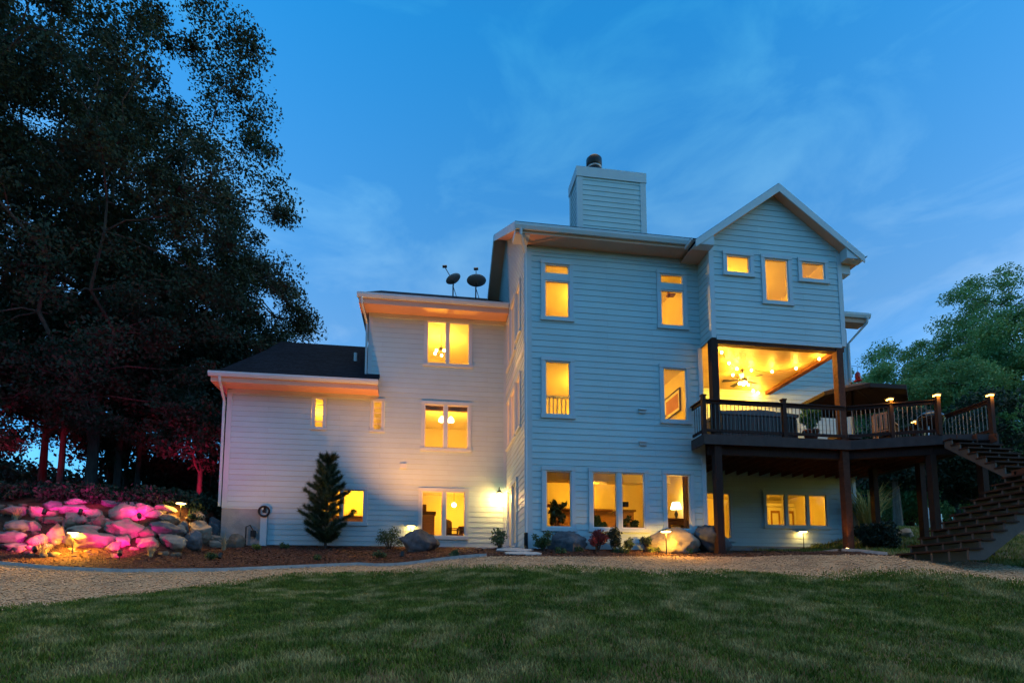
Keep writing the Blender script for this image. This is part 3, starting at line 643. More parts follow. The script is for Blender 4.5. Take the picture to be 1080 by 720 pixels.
# ---------------------------------------------------------------- things on the deck and porch
t = thing('hot_tub', 'dark square hot tub with padded cover behind the deck railing', 'hot tub', (6.95, 1.2, DZ))
m = MB().box(5.75, 8.15, .05, 2.3, DZ, DZ + .86); part('cabinet', m, TUBP, t)
m = MB()
for i in range(24): m.box(5.78 + i * .1, 5.86 + i * .1, .03, .047, DZ + .06, DZ + .8)
part('cabinet_slats', m, TUBP, t)
m = MB().prism([(5.7, 0, DZ + .86), (8.2, 0, DZ + .86), (8.2, 0, DZ + .95), (6.95, 0, DZ + 1.04), (5.7, 0, DZ + .95)], (0, 2.35, 0)); part('spa_cover', m, TUBC, t)

def leafcloud(centres, radii, n, size, flat=.75, seed=0, aspect=.55):
    g = np.random.default_rng(seed); C = np.repeat(np.asarray(centres, float), n, 0); rr = np.repeat(np.asarray(radii, float), n)
    d = g.normal(size=C.shape); d /= np.linalg.norm(d, axis=1)[:, None]
    P = C + d * (rr * g.random(len(rr)) ** .62)[:, None] * np.array([1, 1, flat])
    a = g.normal(size=P.shape) + np.array([0, 0, -.35]); a /= np.linalg.norm(a, axis=1)[:, None]
    b = np.cross(a, g.normal(size=P.shape)); b /= np.linalg.norm(b, axis=1)[:, None]
    s = (size * (.55 + .9 * g.random(len(P))))[:, None]
    V = np.stack([P - a * s * .5, P + b * s * aspect * .5, P + a * s * .5, P - b * s * aspect * .5], 1).reshape(-1, 3)
    F = np.arange(len(V)).reshape(-1, 4); return V, F
def npart(name, V, F, m, parent):
    off = np.array(origin_of(parent)); o = bpy.data.objects.new(name, npmesh(name, V - off, F, m)); o.parent = parent; col.objects.link(o); return o
def bush(name, label, cat, x, y, w, h, m, n=260, size=.06, group=None, seed=1, nc=14, stems=True, z=None):
    z = hz(x, y) if z is None else z
    g = np.random.default_rng(seed); t = thing(name, label, cat, (x, y, z), group)
    c = []; 
    for i in range(nc):
        a = g.random() * 6.28; r = (g.random() ** .6) * w * .36; k = g.random()
        c.append((x + math.cos(a) * r, y + math.sin(a) * r, z + h * (.25 + .6 * k * (1 - .4 * (r / (w * .36)) ** 2))))
    V, F = leafcloud(c, [w * .17 + .02] * nc, n, size, .9, seed); V[:, 2] = np.maximum(V[:, 2], z - .02); npart('foliage', V, F, m, t)
    if stems:
        mb = MB()
        for q in c: mb.tube([(x + (q[0] - x) * .15, y + (q[1] - y) * .15, z - .05), ((x + q[0]) / 2, (y + q[1]) / 2, z + (q[2] - z) * .6), q], [.012, .009, .004], 5)
        part('stems', mb, BARK, t)
    return t
def grass_clump(name, label, x, y, h, w, n, m, seed=3, z=None, cat='grass clump', wid=.014, group=None):
    z = hz(x, y) if z is None else z
    g = np.random.default_rng(seed); V = []; F = []
    for i in range(n):
        a = g.random() * 6.28; r = g.random() * w * .15; L = h * (.55 + .5 * g.random()); ln = w * .5 * (.2 + .9 * g.random()); hh = a + g.normal() * .4
        px_, py_ = x + math.cos(a) * r, y + math.sin(a) * r; sx, sy_ = -math.sin(a) * wid / 2, math.cos(a) * wid / 2; base = len(V)
        for k in range(5):
            u = k / 4; cx0 = px_ + math.cos(hh) * ln * u ** 2; cy0 = py_ + math.sin(hh) * ln * u ** 2; cz0 = z - .03 + L * (u - .22 * u ** 3); ww = 1 - u * .85
            V += [(cx0 - sx * ww, cy0 - sy_ * ww, cz0), (cx0 + sx * ww, cy0 + sy_ * ww, cz0)]
        for k in range(4): F.append((base + 2 * k, base + 2 * k + 1, base + 2 * k + 3, base + 2 * k + 2))
    mb = MB(); mb.v = V; mb.f = F
    return single(name, mb, m, label, cat, group)

t = bush('potted_plant', 'bushy green potted plant beside the hot tub on the deck', 'potted plant', 8.38, -.25, .75, .95, LEAF_M, 200, .10, None, 21, 14, True, DZ + .3)
part('pot', MB().lathe((8.38, -.25, DZ), [(.14, 0), (.2, .34), (.23, .34), (.23, .4), (.19, .4), (.18, .35), (.0001, .34)], 20), POT, t, smooth=True)
t = thing('patio_umbrella', 'large dark open patio umbrella standing on the deck behind the railing', 'umbrella', (10.6, .7, DZ))
m = MB(); n8 = 8; ap = (10.6, .7, 5.40)
ring = [(10.6 + 1.55 * math.cos(R(22.5 + 45 * i)), .7 + 1.55 * math.sin(R(22.5 + 45 * i)), 4.90) for i in range(8)]
mid = [(10.6 + .8 * math.cos(R(22.5 + 45 * i)), .7 + .8 * math.sin(R(22.5 + 45 * i)), 5.19) for i in range(8)]
m.add([ap] + mid + ring + [(p[0], p[1], p[2] - .12) for p in ring], [(0, 1 + i, 1 + (i + 1) % 8) for i in range(8)] + [(1 + i, 9 + i, 9 + (i + 1) % 8, 1 + (i + 1) % 8) for i in range(8)] + [(9 + i, 17 + i, 17 + (i + 1) % 8, 9 + (i + 1) % 8) for i in range(8)])
part('canopy', m, CANVAS, t)
part('pole', MB().tube([(10.6, .7, DZ), (10.6, .7, 5.45)], .024, 10).ball((10.6, .7, 5.47), .04), METAL, t)
for i in range(8): part('rib', MB().tube([(10.6, .7, 5.36), (mid[i][0], mid[i][1], 5.17), (ring[i][0], ring[i][1], 4.90)], .008, 5), METAL, t)
part('base', MB().lathe((10.6, .7, DZ), [(.3, 0), (.3, .06), (.05, .12), (.05, .3)], 20), METAL, t)
t = thing('kettle_grill', 'black round kettle grill behind the railing near the deck corner', 'grill', (12.15, -.5, DZ))
part('bowl', MB().lathe((12.15, -.5, DZ + .78), [(.001, -.28), (.16, -.25), (.29, -.14), (.35, 0), (.36, .02)], 24), BLACK, t, smooth=True)
part('lid', MB().lathe((12.15, -.5, DZ + .80), [(.365, 0), (.33, .13), (.2, .23), (.001, .27)], 24), BLACK, t, smooth=True)
part('lid_handle', MB().tube([(12.08, -.5, DZ + 1.05), (12.08, -.5, DZ + 1.11), (12.22, -.5, DZ + 1.11), (12.22, -.5, DZ + 1.05)], .012, 6), MIDW, t)
for a in (90, 210, 330):
    part('leg', MB().tube([(12.15 + .2 * math.cos(R(a)), -.5 + .2 * math.sin(R(a)), DZ + .58), (12.15 + .36 * math.cos(R(a)), -.5 + .36 * math.sin(R(a)), DZ)], .016, 6), STEEL, t)
def chair(name, label, cat, x, y, z, mm, yaw, group=None, s=1.):
    t = thing(name, label, cat, (0, 0, 0), group)
    part('seat', MB().box(-.24 * s, .24 * s, -.22 * s, .24 * s, .40 * s, .44 * s), mm, t)
    mb = MB()
    for i in range(4): mb.box((-.22 + i * .12) * s, (-.14 + i * .12) * s, .22 * s, .25 * s, .46 * s, .92 * s)
    mb.box(-.24 * s, .24 * s, .215 * s, .255 * s, .90 * s, .96 * s); part('backrest', mb, mm, t)
    for sx in (-1, 1):
        part('armrest', MB().box((sx * .26 - .03) * s, (sx * .26 + .03) * s, -.22 * s, .25 * s, .60 * s, .63 * s), mm, t)
        for yy in (-.2, .22): part('leg', MB().box((sx * .26 - .025) * s, (sx * .26 + .025) * s, (yy - .025) * s, (yy + .025) * s, 0, (.60 if yy < 0 else .93) * s), mm, t)
    t.rotation_euler = (0, 0, yaw); t.location = (x, y, z); return t
chair('deck_chair', 'orange toned wooden armchair under the patio umbrella on the deck', 'chair', 10.75, -.35, DZ, MIDW, 2.2)
t = thing('storage_bench', 'low dark padded bench on the deck right of the porch post', 'bench', (9.85, .2, DZ))
part('seat', MB().box(9.45, 10.25, 0, .45, DZ + .3, DZ + .42), TUBC, t)
for x in (9.5, 10.15): part('leg', MB().box(x, x + .06, .05, .4, DZ, DZ + .3), STAIN, t)
t = thing('hummingbird_feeder', 'small red hanging feeder at the far right corner of the house', 'feeder', (12.55, 2.7, 6.4))
part('bottle', MB().lathe((12.55, 2.7, 6.45), [(.05, 0), (.09, .05), (.09, .22), (.03, .3), (.001, .31)], 14), mat('red_glass', (.5, .02, .02), .2, .1), t, smooth=True)
part('tray', MB().lathe((12.55, 2.7, 6.4), [(.13, 0), (.14, .03), (.05, .06)], 14), mat('red_plastic', (.55, .02, .02), .4, .1), t, smooth=True)
part('hanger', MB().tube([(12.55, 2.7, 6.75), (12.55, 2.7, 6.95), (12.47, 2.85, 7.02), (12.43, 2.96, 6.98)], .008, 5), METAL, t)
# ceiling fan
t = thing('ceiling_fan', 'dark bronze ceiling fan with lights on the plank porch ceiling', 'ceiling fan', (7.2, 1.25, 5.93))
part('downrod', MB().tube([(7.2, 1.25, 5.93), (7.2, 1.25, 5.66)], .018, 8).lathe((7.2, 1.25, 5.89), [(.07, 0), (.05, .04)], 14), METAL, t)
part('motor', MB().lathe((7.2, 1.25, 5.52), [(.05, 0), (.13, .03), (.14, .1), (.08, .16), (.02, .17)], 18), METAL, t, smooth=True)
for i in range(5):
    a = R(72 * i + 20); c_, s_ = math.cos(a), math.sin(a); q = lambda r, w_, z: (7.2 + c_ * r - s_ * w_, 1.25 + s_ * r + c_ * w_, z)
    part('blade', MB().hexa([q(.14, -.05, 5.57), q(.62, -.075, 5.57), q(.62, .075, 5.59), q(.14, .05, 5.59)], [q(.14, -.05, 5.58), q(.62, -.075, 5.58), q(.62, .075, 5.60), q(.14, .05, 5.60)]), METAL, t)
for i in range(3):
    a = R(120 * i + 50); part('light_bulb', MB().ball((7.2 + .1 * math.cos(a), 1.25 + .1 * math.sin(a), 5.47), .045), BULBS, t)
lamp((7.2, 1.25, 5.36), 42, radius=.12, name='fan_light')
# string lights
def strings(pts, label):
    t = thing('string_lights', label, 'string lights', pts[0], 'bulb strings under the porch ceiling')
    P = []
    for a, b in zip(pts, pts[1:]):
        for k in range(6):
            u = k / 6; P.append(Vector(a).lerp(Vector(b), u) + Vector((0, 0, -.09 * 4 * u * (1 - u))))
    P.append(Vector(pts[-1])); part('cord', MB().tube(P, .006, 5), BLACK, t)
    for p in pts:
        part('bulb', MB().ball(Vector(p) - Vector((0, 0, .07)), .032, 10, 8, 1.25), BULBS, t); lamp(Vector(p) - Vector((0, -.03, .16)), 9, radius=.04, name='bulb_glow')
zc = 5.88
strings([(5.74, -.13, zc), (6.36, .57, zc), (6.84, .95, zc), (6.98, 1.44, zc), (7.96, 2.18, zc), (8.43, 2.66, zc), (8.72, 2.83, zc)], 'string of lit bulbs running from the porch post past the fan to the back wall')
strings([(8.88, -.12, zc), (8.65, .64, zc), (8.07, 1.0, zc), (7.35, .98, zc)], 'string of lit bulbs along the right edge of the porch ceiling')

# ---------------------------------------------------------------- satellite dishes
def dish(label, x, y, w, cpx, tilt):
    zb = 8.79 + RT * (y - 3.56); t = thing('satellite_dish', label, 'satellite dish', (x, y, zb), 'satellite dishes on the wing roof')
    part('mast', MB().tube([(x, y, zb - .05), (x, y, zb + .45), (x + .02, y - .04, zb + .62)], .025, 8).tube([(x + .02, y, zb + .4), (x + .16, y + .1, zb + .02)], .012, 6), METAL, t)
    ax = Vector((tilt, .12, .95)).normalized(); c = Vector((x + .02, y - .04, zb + .68))
    part('reflector', MB().lathe(c, [(.001, -.05), (w * .25, -.035), (w * .42, .0), (w * .5, .04), (w * .5, .05), (w * .41, .012), (w * .24, -.022), (.001, -.037)], 28, ax), DISHP, t, smooth=True)
    e = c + ax * .10 + Vector((tilt * .7, .05, .42)); sd = Vector((tilt, -.2, 0))
    part('feed_arm', MB().tube([c + Vector((0, -.05, -.03)), c + ax * .1 + Vector((tilt * .3, 0, .1)), e], .015, 6), METAL, t)
    part('receiver', MB().tube([e + Vector((-.08, 0, 0)), e + Vector((.08, 0, .02))], .05, 10), METAL, t)
dish('smaller satellite dish tilted left on the dark wing roof', -1.9, 5.0, .58, 0, -.42)
dish('larger satellite dish nearer the tower on the dark wing roof', -1.06, 5.0, .72, 0, -.02)

# ---------------------------------------------------------------- things seen in the rooms
LPX = at(713, 535, 1.3)
t = thing('table_lamp', 'lit table lamp with white shade in the lower right tower window', 'lamp', (LPX.x, 1.3, 1.05))
part('lamp_shade', MB().lathe((LPX.x, 1.3, 1.38), [(.17, 0), (.11, .2)], 20), SHADE, t, smooth=True)
part('lamp_base', MB().lathe((LPX.x, 1.3, 1.05), [(.09, 0), (.09, .02), (.025, .05), (.06, .16), (.02, .28), (.015, .4)], 16), METAL, t, smooth=True); lamp((LPX.x, 1.3, 1.75), 8, name='lamp_glow')
def table(name, label, cat, x0, x1, y0, y1, z0, z1, m_):
    t = thing(name, label, cat, ((x0 + x1) / 2, (y0 + y1) / 2, z0))
    part('top', MB().box(x0, x1, y0, y1, z1 - .05, z1), m_, t); part('apron', MB().box(x0 + .05, x1 - .05, y0 + .05, y1 - .05, z1 - .2, z1 - .055), m_, t)
    for x in (x0 + .05, x1 - .11):
        for y in (y0 + .05, y1 - .11): part('leg', MB().box(x, x + .06, y, y + .06, z0, z1 - .2), m_, t)
    return t
table('side_table', 'dark side table carrying the lit lamp in the lower right tower window', 'table', LPX.x - .4, LPX.x + .35, 1.0, 1.6, .38, 1.05, DARKW)
def curtain(label, P, u0, u1, z0, z1, o):
    n = 24; mb = MB()
    for i in range(n):
        a = u0 + (u1 - u0) * i / n; b = u0 + (u1 - u0) * (i + 1) / n; f = lambda u: o + .025 * math.sin(u * 55)
        mb.quad(P.pt(a, z0, f(a)), P.pt(b, z0, f(b)), P.pt(b, z1, f(b)), P.pt(a, z1, f(a)))
    return single('curtain', mb, CURT, label, 'curtain')
curtain('brown curtain at the right side of the lower right tower window', FT, 4.62, 4.82, .45, 2.5, -.35)
curtain('brown curtain inside the window behind the left porch post', FK, 6.62, 6.9, .5, 2.5, -.3)
t = thing('balcony_railing', 'white balcony railing seen through the tower window of the middle floor', 'railing', (.8, 1.2, 2.95))
part('handrail', MB().box(.04, 2.0, 1.17, 1.23, 4.66, 4.72).box(.04, 2.0, 1.18, 1.22, 3.85, 3.9), WHITEP, t)
for i in range(15): part('baluster', MB().box(.1 + i * .125, .14 + i * .125, 1.18, 1.22, 3.9, 4.66), WHITEP, t)
part('ledge', MB().box(.04, 2.0, 1.1, 1.3, 2.97, 3.85), WHITEP, t)
t = thing('television', 'dark flat screen behind the white railing in the tower window', 'television', (.9, 4.2, 4.9)); part('screen', MB().box(.35, 1.3, 4.18, 4.28, 4.95, 5.55), BLACK, t); part('bezel', MB().box(.32, 1.33, 4.2, 4.29, 4.92, 5.58), METAL, t)
def picture(label, P, u0, u1, z0, z1, pm):
    t = thing('framed_picture', label, 'picture', P.pt((u0 + u1) / 2, z0, .02)); f = MB(); w_ = .045
    f.pbox(P, u0, u0 + w_, z0, z1, 0, .03); f.pbox(P, u1 - w_, u1, z0, z1, 0, .03); f.pbox(P, u0 + w_, u1 - w_, z0, z0 + w_, 0, .03); f.pbox(P, u0 + w_, u1 - w_, z1 - w_, z1, 0, .03)
    part('frame', f, BLACK, t); part('print', MB().pbox(P, u0 + w_, u1 - w_, z0 + w_, z1 - w_, .002, .015), PAPER, t)
    part('image', MB().pbox(P, u0 + .14, u1 - .14, z0 + .14, z1 - .14, .016, .018), CURT, t)
picture('black framed print on the wall in the right window of the middle tower floor', Plane((5.1, 0, 0), (0, 1, 0), (-1, 0, 0)), 1.3, 2.5, 4.5, 5.25, PAPER)
bush('house_plant', 'tall leafy house plant in the right window of the middle tower floor', 'house plant', 3.95, .7, .7, 1.4, LEAF_G, 90, .11, None, 31, 12, True, 3.2)
bush('house_plant', 'spindly house plant with arching leaves in the lower left tower window', 'house plant', .95, .6, .6, 1.25, LEAF_G, 34, .13, None, 32, 11, True, .5)
bush('house_plant', 'round yellowish plant at the foot of the wide lower tower window left pane', 'house plant', 2.15, .55, .55, .55, LEAF_Y, 90, .08, None, 33, 10, True, .55)
bush('house_plant', 'low leafy plant at the foot of the wide lower tower window right pane', 'house plant', 3.0, .55, .6, .5, LEAF_G, 90, .08, None, 34, 10, True, .55)
t = thing('bar_counter', 'brown bar counter deep inside the wide lower tower window', 'counter', (2.6, 3.2, .38)); part('front_panel', MB().box(1.4, 4.2, 3.2, 3.6, .38, 1.55), MIDW, t); part('top', MB().box(1.35, 4.25, 3.1, 3.65, 1.55, 1.61), DARKW, t)
single('ceiling_beam', MB().box(.04, 5.1, 2.2, 2.6, 2.35, 2.70), ROOMP, 'dropped ceiling beam crossing the lower tower room', 'beam')
def exerciser():
    t = thing('exercise_machine', 'dark exercise machine behind the right pane of the wide lower tower window', 'exercise machine', (3.1, 1.6, .38))
    part('mast', MB().tube([(3.0, 1.6, .38), (3.05, 1.6, 1.2), (3.25, 1.6, 1.5)], .03, 8), METAL, t); part('console', MB().box(3.15, 3.4, 1.5, 1.6, 1.45, 1.6), BLACK, t); part('handlebar', MB().tube([(2.9, 1.6, 1.25), (3.05, 1.55, 1.4), (3.2, 1.5, 1.3)], .018, 6), METAL, t)
exerciser()
single('crown_shelf', MB().box(.05, 1.6, 2.6, 2.9, 1.6, 1.66), MIDW, 'wooden wall shelf in the lower left tower window', 'shelf')
# upper tower / bay
single('door_casing', MB().box(6.9, 7.0, 2.84, 2.94, 6.1, 8.55).box(7.55, 7.65, 2.84, 2.94, 6.1, 8.55).box(7.0, 7.55, 2.84, 2.94, 8.45, 8.55), WHITEP, 'white door casing inside the middle window of the porch gable', 'door frame')
single('wardrobe', MB().box(7.1, 7.5, 2.5, 2.8, 6.1, 8.1).box(7.08, 7.52, 2.48, 2.82, 8.1, 8.16), MIDW, 'brown cupboard inside the middle window of the porch gable', 'cupboard')
single('ceiling_fitting', MB().box(4.75, 5.0, 1.2, 1.4, 8.25, 8.28).lathe((4.8, 1.3, 8.2), [(.05, 0), (.05, .3)], 12), DARKW, 'brown ceiling fitting in the upper right tower window transom', 'ceiling fitting')
# wing rooms
t = thing('chandelier', 'small lit chandelier in the top window of the wing', 'chandelier', (-2.3, 5.7, 8.5))
part('stem', MB().tube([(-2.3, 5.7, 8.5), (-2.3, 5.7, 7.75)], .012, 6).ball((-2.3, 5.7, 7.95), .07), METAL, t)
for i in range(5):
    a = R(72 * i + 10); p = Vector((-2.3 + .24 * math.cos(a), 5.7 + .24 * math.sin(a), 7.75)); part('arm', MB().tube([(-2.3, 5.7, 7.78), ((p.x - 2.3) / 2, (p.y + 5.7) / 2, 7.68), p], .009, 5), METAL, t); part('light_bulb', MB().ball(p + Vector((0, 0, .06)), .05), BULB, t)
for x, wd in ((-2.24, 'left'), (-1.92, 'right')):
    t = thing('pendant_lamp', 'lit glass pendant lamp, the %s one of two in the middle wing window' % wd, 'pendant lamp', (x, 5.2, 5.6), 'pendant lamps in the wing'); part('cord', MB().tube([(x, 5.2, 5.6), (x, 5.2, 5.2)], .008, 5), METAL, t); part('lamp_shade', MB().lathe((x, 5.2, 5.0), [(.12, 0), (.11, .1), (.03, .2)], 16), SHADE, t, smooth=True)
single('window_valance', MB().box(-2.95, -1.25, 4.5, 4.6, 5.18, 5.35), CURT, 'brown valance along the top of the middle wing window', 'valance')
t = thing('armoire', 'tall brown cabinet in the left pane of the ground floor wing window', 'cabinet', (-2.85, 6.3, .42)); part('body', MB().box(-3.3, -2.45, 6.0, 6.6, .42, 1.75), DARKW, t); part('cornice', MB().box(-3.35, -2.4, 5.95, 6.65, 1.75, 1.82).box(-3.2, -2.75, 6.1, 6.5, 1.82, 2.1), DARKW, t)
for x in (-3.27, -2.86): part('door', MB().box(x, x + .39, 5.975, 6.0, .5, 1.7), MIDW, t)
t = thing('globe_lamp', 'lit globe lamp in the right pane of the ground floor wing window', 'lamp', (-1.72, 6.4, 2.1)); part('light_bulb', MB().ball((-1.72, 6.4, 2.15), .085), BULB, t); part('stem', MB().tube([(-1.72, 6.4, 2.8), (-1.72, 6.4, 2.23)], .01, 6), METAL, t)
chair('dining_chair', 'dark wooden chair in the right pane of the ground floor wing window', 'chair', -1.75, 5.1, .45, DARKW, 1.2)
table('dining_table', 'dark table edge in the right pane of the ground floor wing window', 'table', -1.6, -.6, 5.2, 6.0, .45, 1.2, DARKW)
table('work_bench', 'brown work bench inside the small window behind the pine', 'work bench', -6.4, -4.9, 5.2, 5.9, .7, 1.5, MIDW)
bush('house_plant', 'small plant on the bench inside the window behind the pine', 'house plant', -5.3, 5.3, .3, .3, LEAF_G, 60, .05, None, 37, 6, False, 1.5)
t = thing('panel_closet', 'white panelled folding closet doors seen through the three windows under the deck', 'closet', (10.6, 6.4, .44))
for i in range(4):
    x = 9.9 + i * .62; mb = MB().box(x, x + .6, 6.3, 6.34, .46, 2.35); part('door', mb, WHITEP, t)
    part('moulding', MB().box(x + .1, x + .16, 6.28, 6.298, .6, 2.2).box(x + .44, x + .5, 6.28, 6.298, .6, 2.2).box(x + .16, x + .44, 6.28, 6.298, 2.1, 2.2), MIDW, t)
part('frame', MB().box(9.75, 9.88, 6.25, 6.36, .44, 2.5).box(12.38 - .05, 12.34, 6.25, 6.36, .44, 2.5).box(9.88, 12.3, 6.25, 6.36, 2.37, 2.5), WHITEP, t)
single('door_casing', MB().box(9.38, 9.5, 4.9, 5.0, .44, 2.5), WHITEP, 'white door post in the left of the three windows under the deck', 'door frame')

# ---------------------------------------------------------------- outdoor lamps
t = thing('wall_lantern', 'lit wall lantern on the wing wall beside the tower patio door', 'lantern', (-.27, 4.33, 2.1))
part('back_plate', MB().lathe((-.27, 4.33, 2.28), [(.07, 0), (.07, .03)], 14, (0, -1, 0)), METAL, t)
part('bracket', MB().tube([(-.27, 4.32, 2.28), (-.27, 4.22, 2.42), (-.27, 4.12, 2.44), (-.27, 4.08, 2.34)], .014, 6), METAL, t)
part('hood', MB().lathe((-.27, 4.08, 2.22), [(.14, 0), (.05, .09), (.02, .13)], 14), METAL, t)
part('globe', MB().lathe((-.27, 4.08, 1.96), [(.03, 0), (.085, .05), (.10, .16), (.07, .25)], 14), GLOBE, t, smooth=True)
lamp((-.30, 3.90, 2.05), 16, (1, .40, .07), radius=.09, name='lantern_glow')
def path_light(px_, py_, hp, label, watts=5, pos=None):
    p = hit(px_, py_) if pos is None else Vector(pos); s = depth(p) / FPX; h = hp * s
    t = thing('path_light', label, 'path light', p, 'mushroom path lights in the beds')
    part('stake', MB().tube([p - Vector((0, 0, .1)), p + Vector((0, 0, h))], .014, 8), METAL, t)
    part('cap', MB().lathe(p + Vector((0, 0, h)), [(.17, -.012), (.175, 0), (.1, .03), (.001, .045)], 20), METAL, t, smooth=True)
    part('lens', MB().lathe(p + Vector((0, 0, h - .03)), [(.10, 0), (.13, .016)], 18), LEDCAP, t)
    lamp(p + Vector((0, -.05, h - .08)), watts, radius=.05, name='path_light_glow'); return p
path_light(76, 584, 23, 'path light in the mulch in front of the yellow lit boulder', 120)
path_light(190, 546, 16, 'path light on top of the rock slope by the house corner', 16)
path_light(703, 584.5, 25, 'path light among lime plants before the boulders at the tower', 42)
path_light(848, 580, 20, 'path light in the bed under the deck', 2)
path_light(433, 577, 23, 'path light half hidden behind the round boulder by the wing', 2.5)
def well_light(p, label, aim, watts, cone, color=WARM, lens=LEDCAP, nm='well_light', hs=.09):
    p = Vector(p); t = thing(nm, label, 'spotlight', p); a = (Vector(aim) - p).normalized(); c = p + Vector((0, 0, hs))
    part('housing', MB().tube([c - a * .09, c + a * .06], .055, 12), METAL, t); part('lens', MB().lathe(c + a * .062, [(.048, 0), (.02, .008), (.001, .01)], 12, a), lens, t); part('stake', MB().tube([p - Vector((0, 0, .08)), c - a * .04], .012, 6), METAL, t)
    return lamp(c + a * .11, watts, color, .04, 'SPOT', aim, cone, .8, 'spot_glow')
pp = hit(352, 575); well_light(pp, 'bright spotlight at the foot of the young pine', (pp.x - 1.0, pp.y + 1.2, 3.2), 170, 150, AMBER)
well_light((8.85, -.85, hz(8.85, -.85)), 'small spotlight at the foot of the right porch post', (9.09, -.6, 4), 14, 60)
well_light((-3.4, 1.6, hz(-3.4, 1.6)), 'added fill spotlight in the mulch before the ground floor wing window', (-2.6, 4.0, 7.8), 640, 90, AMBER)  # extra lamp added to warm the wing wall and upper eave
well_light((-8.2, 1.2, hz(-8.2, 1.2)), 'added fill spotlight in the mulch near the hose reel', (-7.4, 4.0, 5.4), 130, 90, AMBER)  # extra lamp added to warm the lower eave
MAG = (1, .004, .27)
for px_, py_, ax_, ay_, wt, hs_, lb in ((126, 590, 132, 545, 120, .26, 'in the mulch before the pink rocks right of the yellow lit boulder'), (36, 586, 30, 542, 120, .26, 'in the mulch at the left end of the rock slope'), (84, 552, 92, 536, 75, .5, 'standing on the rock slope above the yellow lit boulder'), (146, 556, 140, 537, 70, .5, 'standing between the largest red boulder and the purple grey one'), (46, 552, 56, 536, 60, .5, 'standing beside the slanting magenta rock')):
    p = hit(px_, py_); q = hit(ax_, ay_); well_light(p, 'magenta spotlight ' + lb, q + Vector((0, 0, .4)), wt, 130, MAG, PINKLED, 'colour_spotlight', hs_ * .7).data.shadow_soft_size = .35
well_light((-11.6, 6.6, hz(-11.6, 6.6)), 'magenta spotlight aimed up into the trees behind the rocks', (-11.9, 8.9, 4.6), 300, 78, (1, .02, .12), PINKLED, 'colour_spotlight')
well_light((-17.6, 6.2, hz(-17.6, 6.2)), 'magenta spotlight under the leftmost trees', (-18.7, 8.4, 4.2), 320, 75, (1, .02, .12), PINKLED, 'colour_spotlight')

# ---------------------------------------------------------------- rocks
from mathutils import noise as mnoise
def rock_mesh(sx, sy_, sz, seed, res=4):
    import bmesh
    bm = bmesh.new(); bmesh.ops.create_icosphere(bm, subdivisions=res, radius=1.0)
    g = random.Random(seed); pl_ = []
    for i in range(16):
        n = Vector((g.uniform(-1, 1), g.uniform(-1, 1), g.uniform(-.5, 1))).normalized(); pl_.append((n, g.uniform(.5, .86)))
    o = Vector((seed * 3.1, seed * 1.7, seed * .9))
    for v in bm.verts:
        p = v.co.copy()
        for n, d in pl_:
            e = p.dot(n) - d
            if e > 0: p -= n * e * .97
        k = 1 + .18 * mnoise.noise(p * 1.4 + o) + .14 * mnoise.noise(p * 4 + o) + .08 * mnoise.noise(p * 9 + o) + .035 * mnoise.noise(p * 20 + o)
        p *= k; v.co = Vector((p.x * sx, p.y * sy_, p.z * sz))
    me = bpy.data.meshes.new('boulder'); bm.to_mesh(me); bm.free()
    me.polygons.foreach_set('use_smooth', [True] * len(me.polygons)); return me
def rock(x0, x1, yt, yb, mi, label, seed, dy=0., group=None, fx=1.22):
    p = hit((x0 + x1) / 2, yb); p.y += dy; s = depth(p) / FPX; wd = (x1 - x0) * s / 2 * fx; ht = (yb - yt) * s
    sz = ht * .74; o = bpy.data.objects.new('boulder', rock_mesh(wd, wd * .8, sz, seed)); o.data.materials.append(ROCK[mi])
    o.location = (p.x, p.y + wd * .45, p.z + ht * .42); o.rotation_euler = (0, 0, rnd.uniform(-.35, .35)); col.objects.link(o)
    tag(o, label, 'boulder', group)
GR = 'boulders of the rock slope'
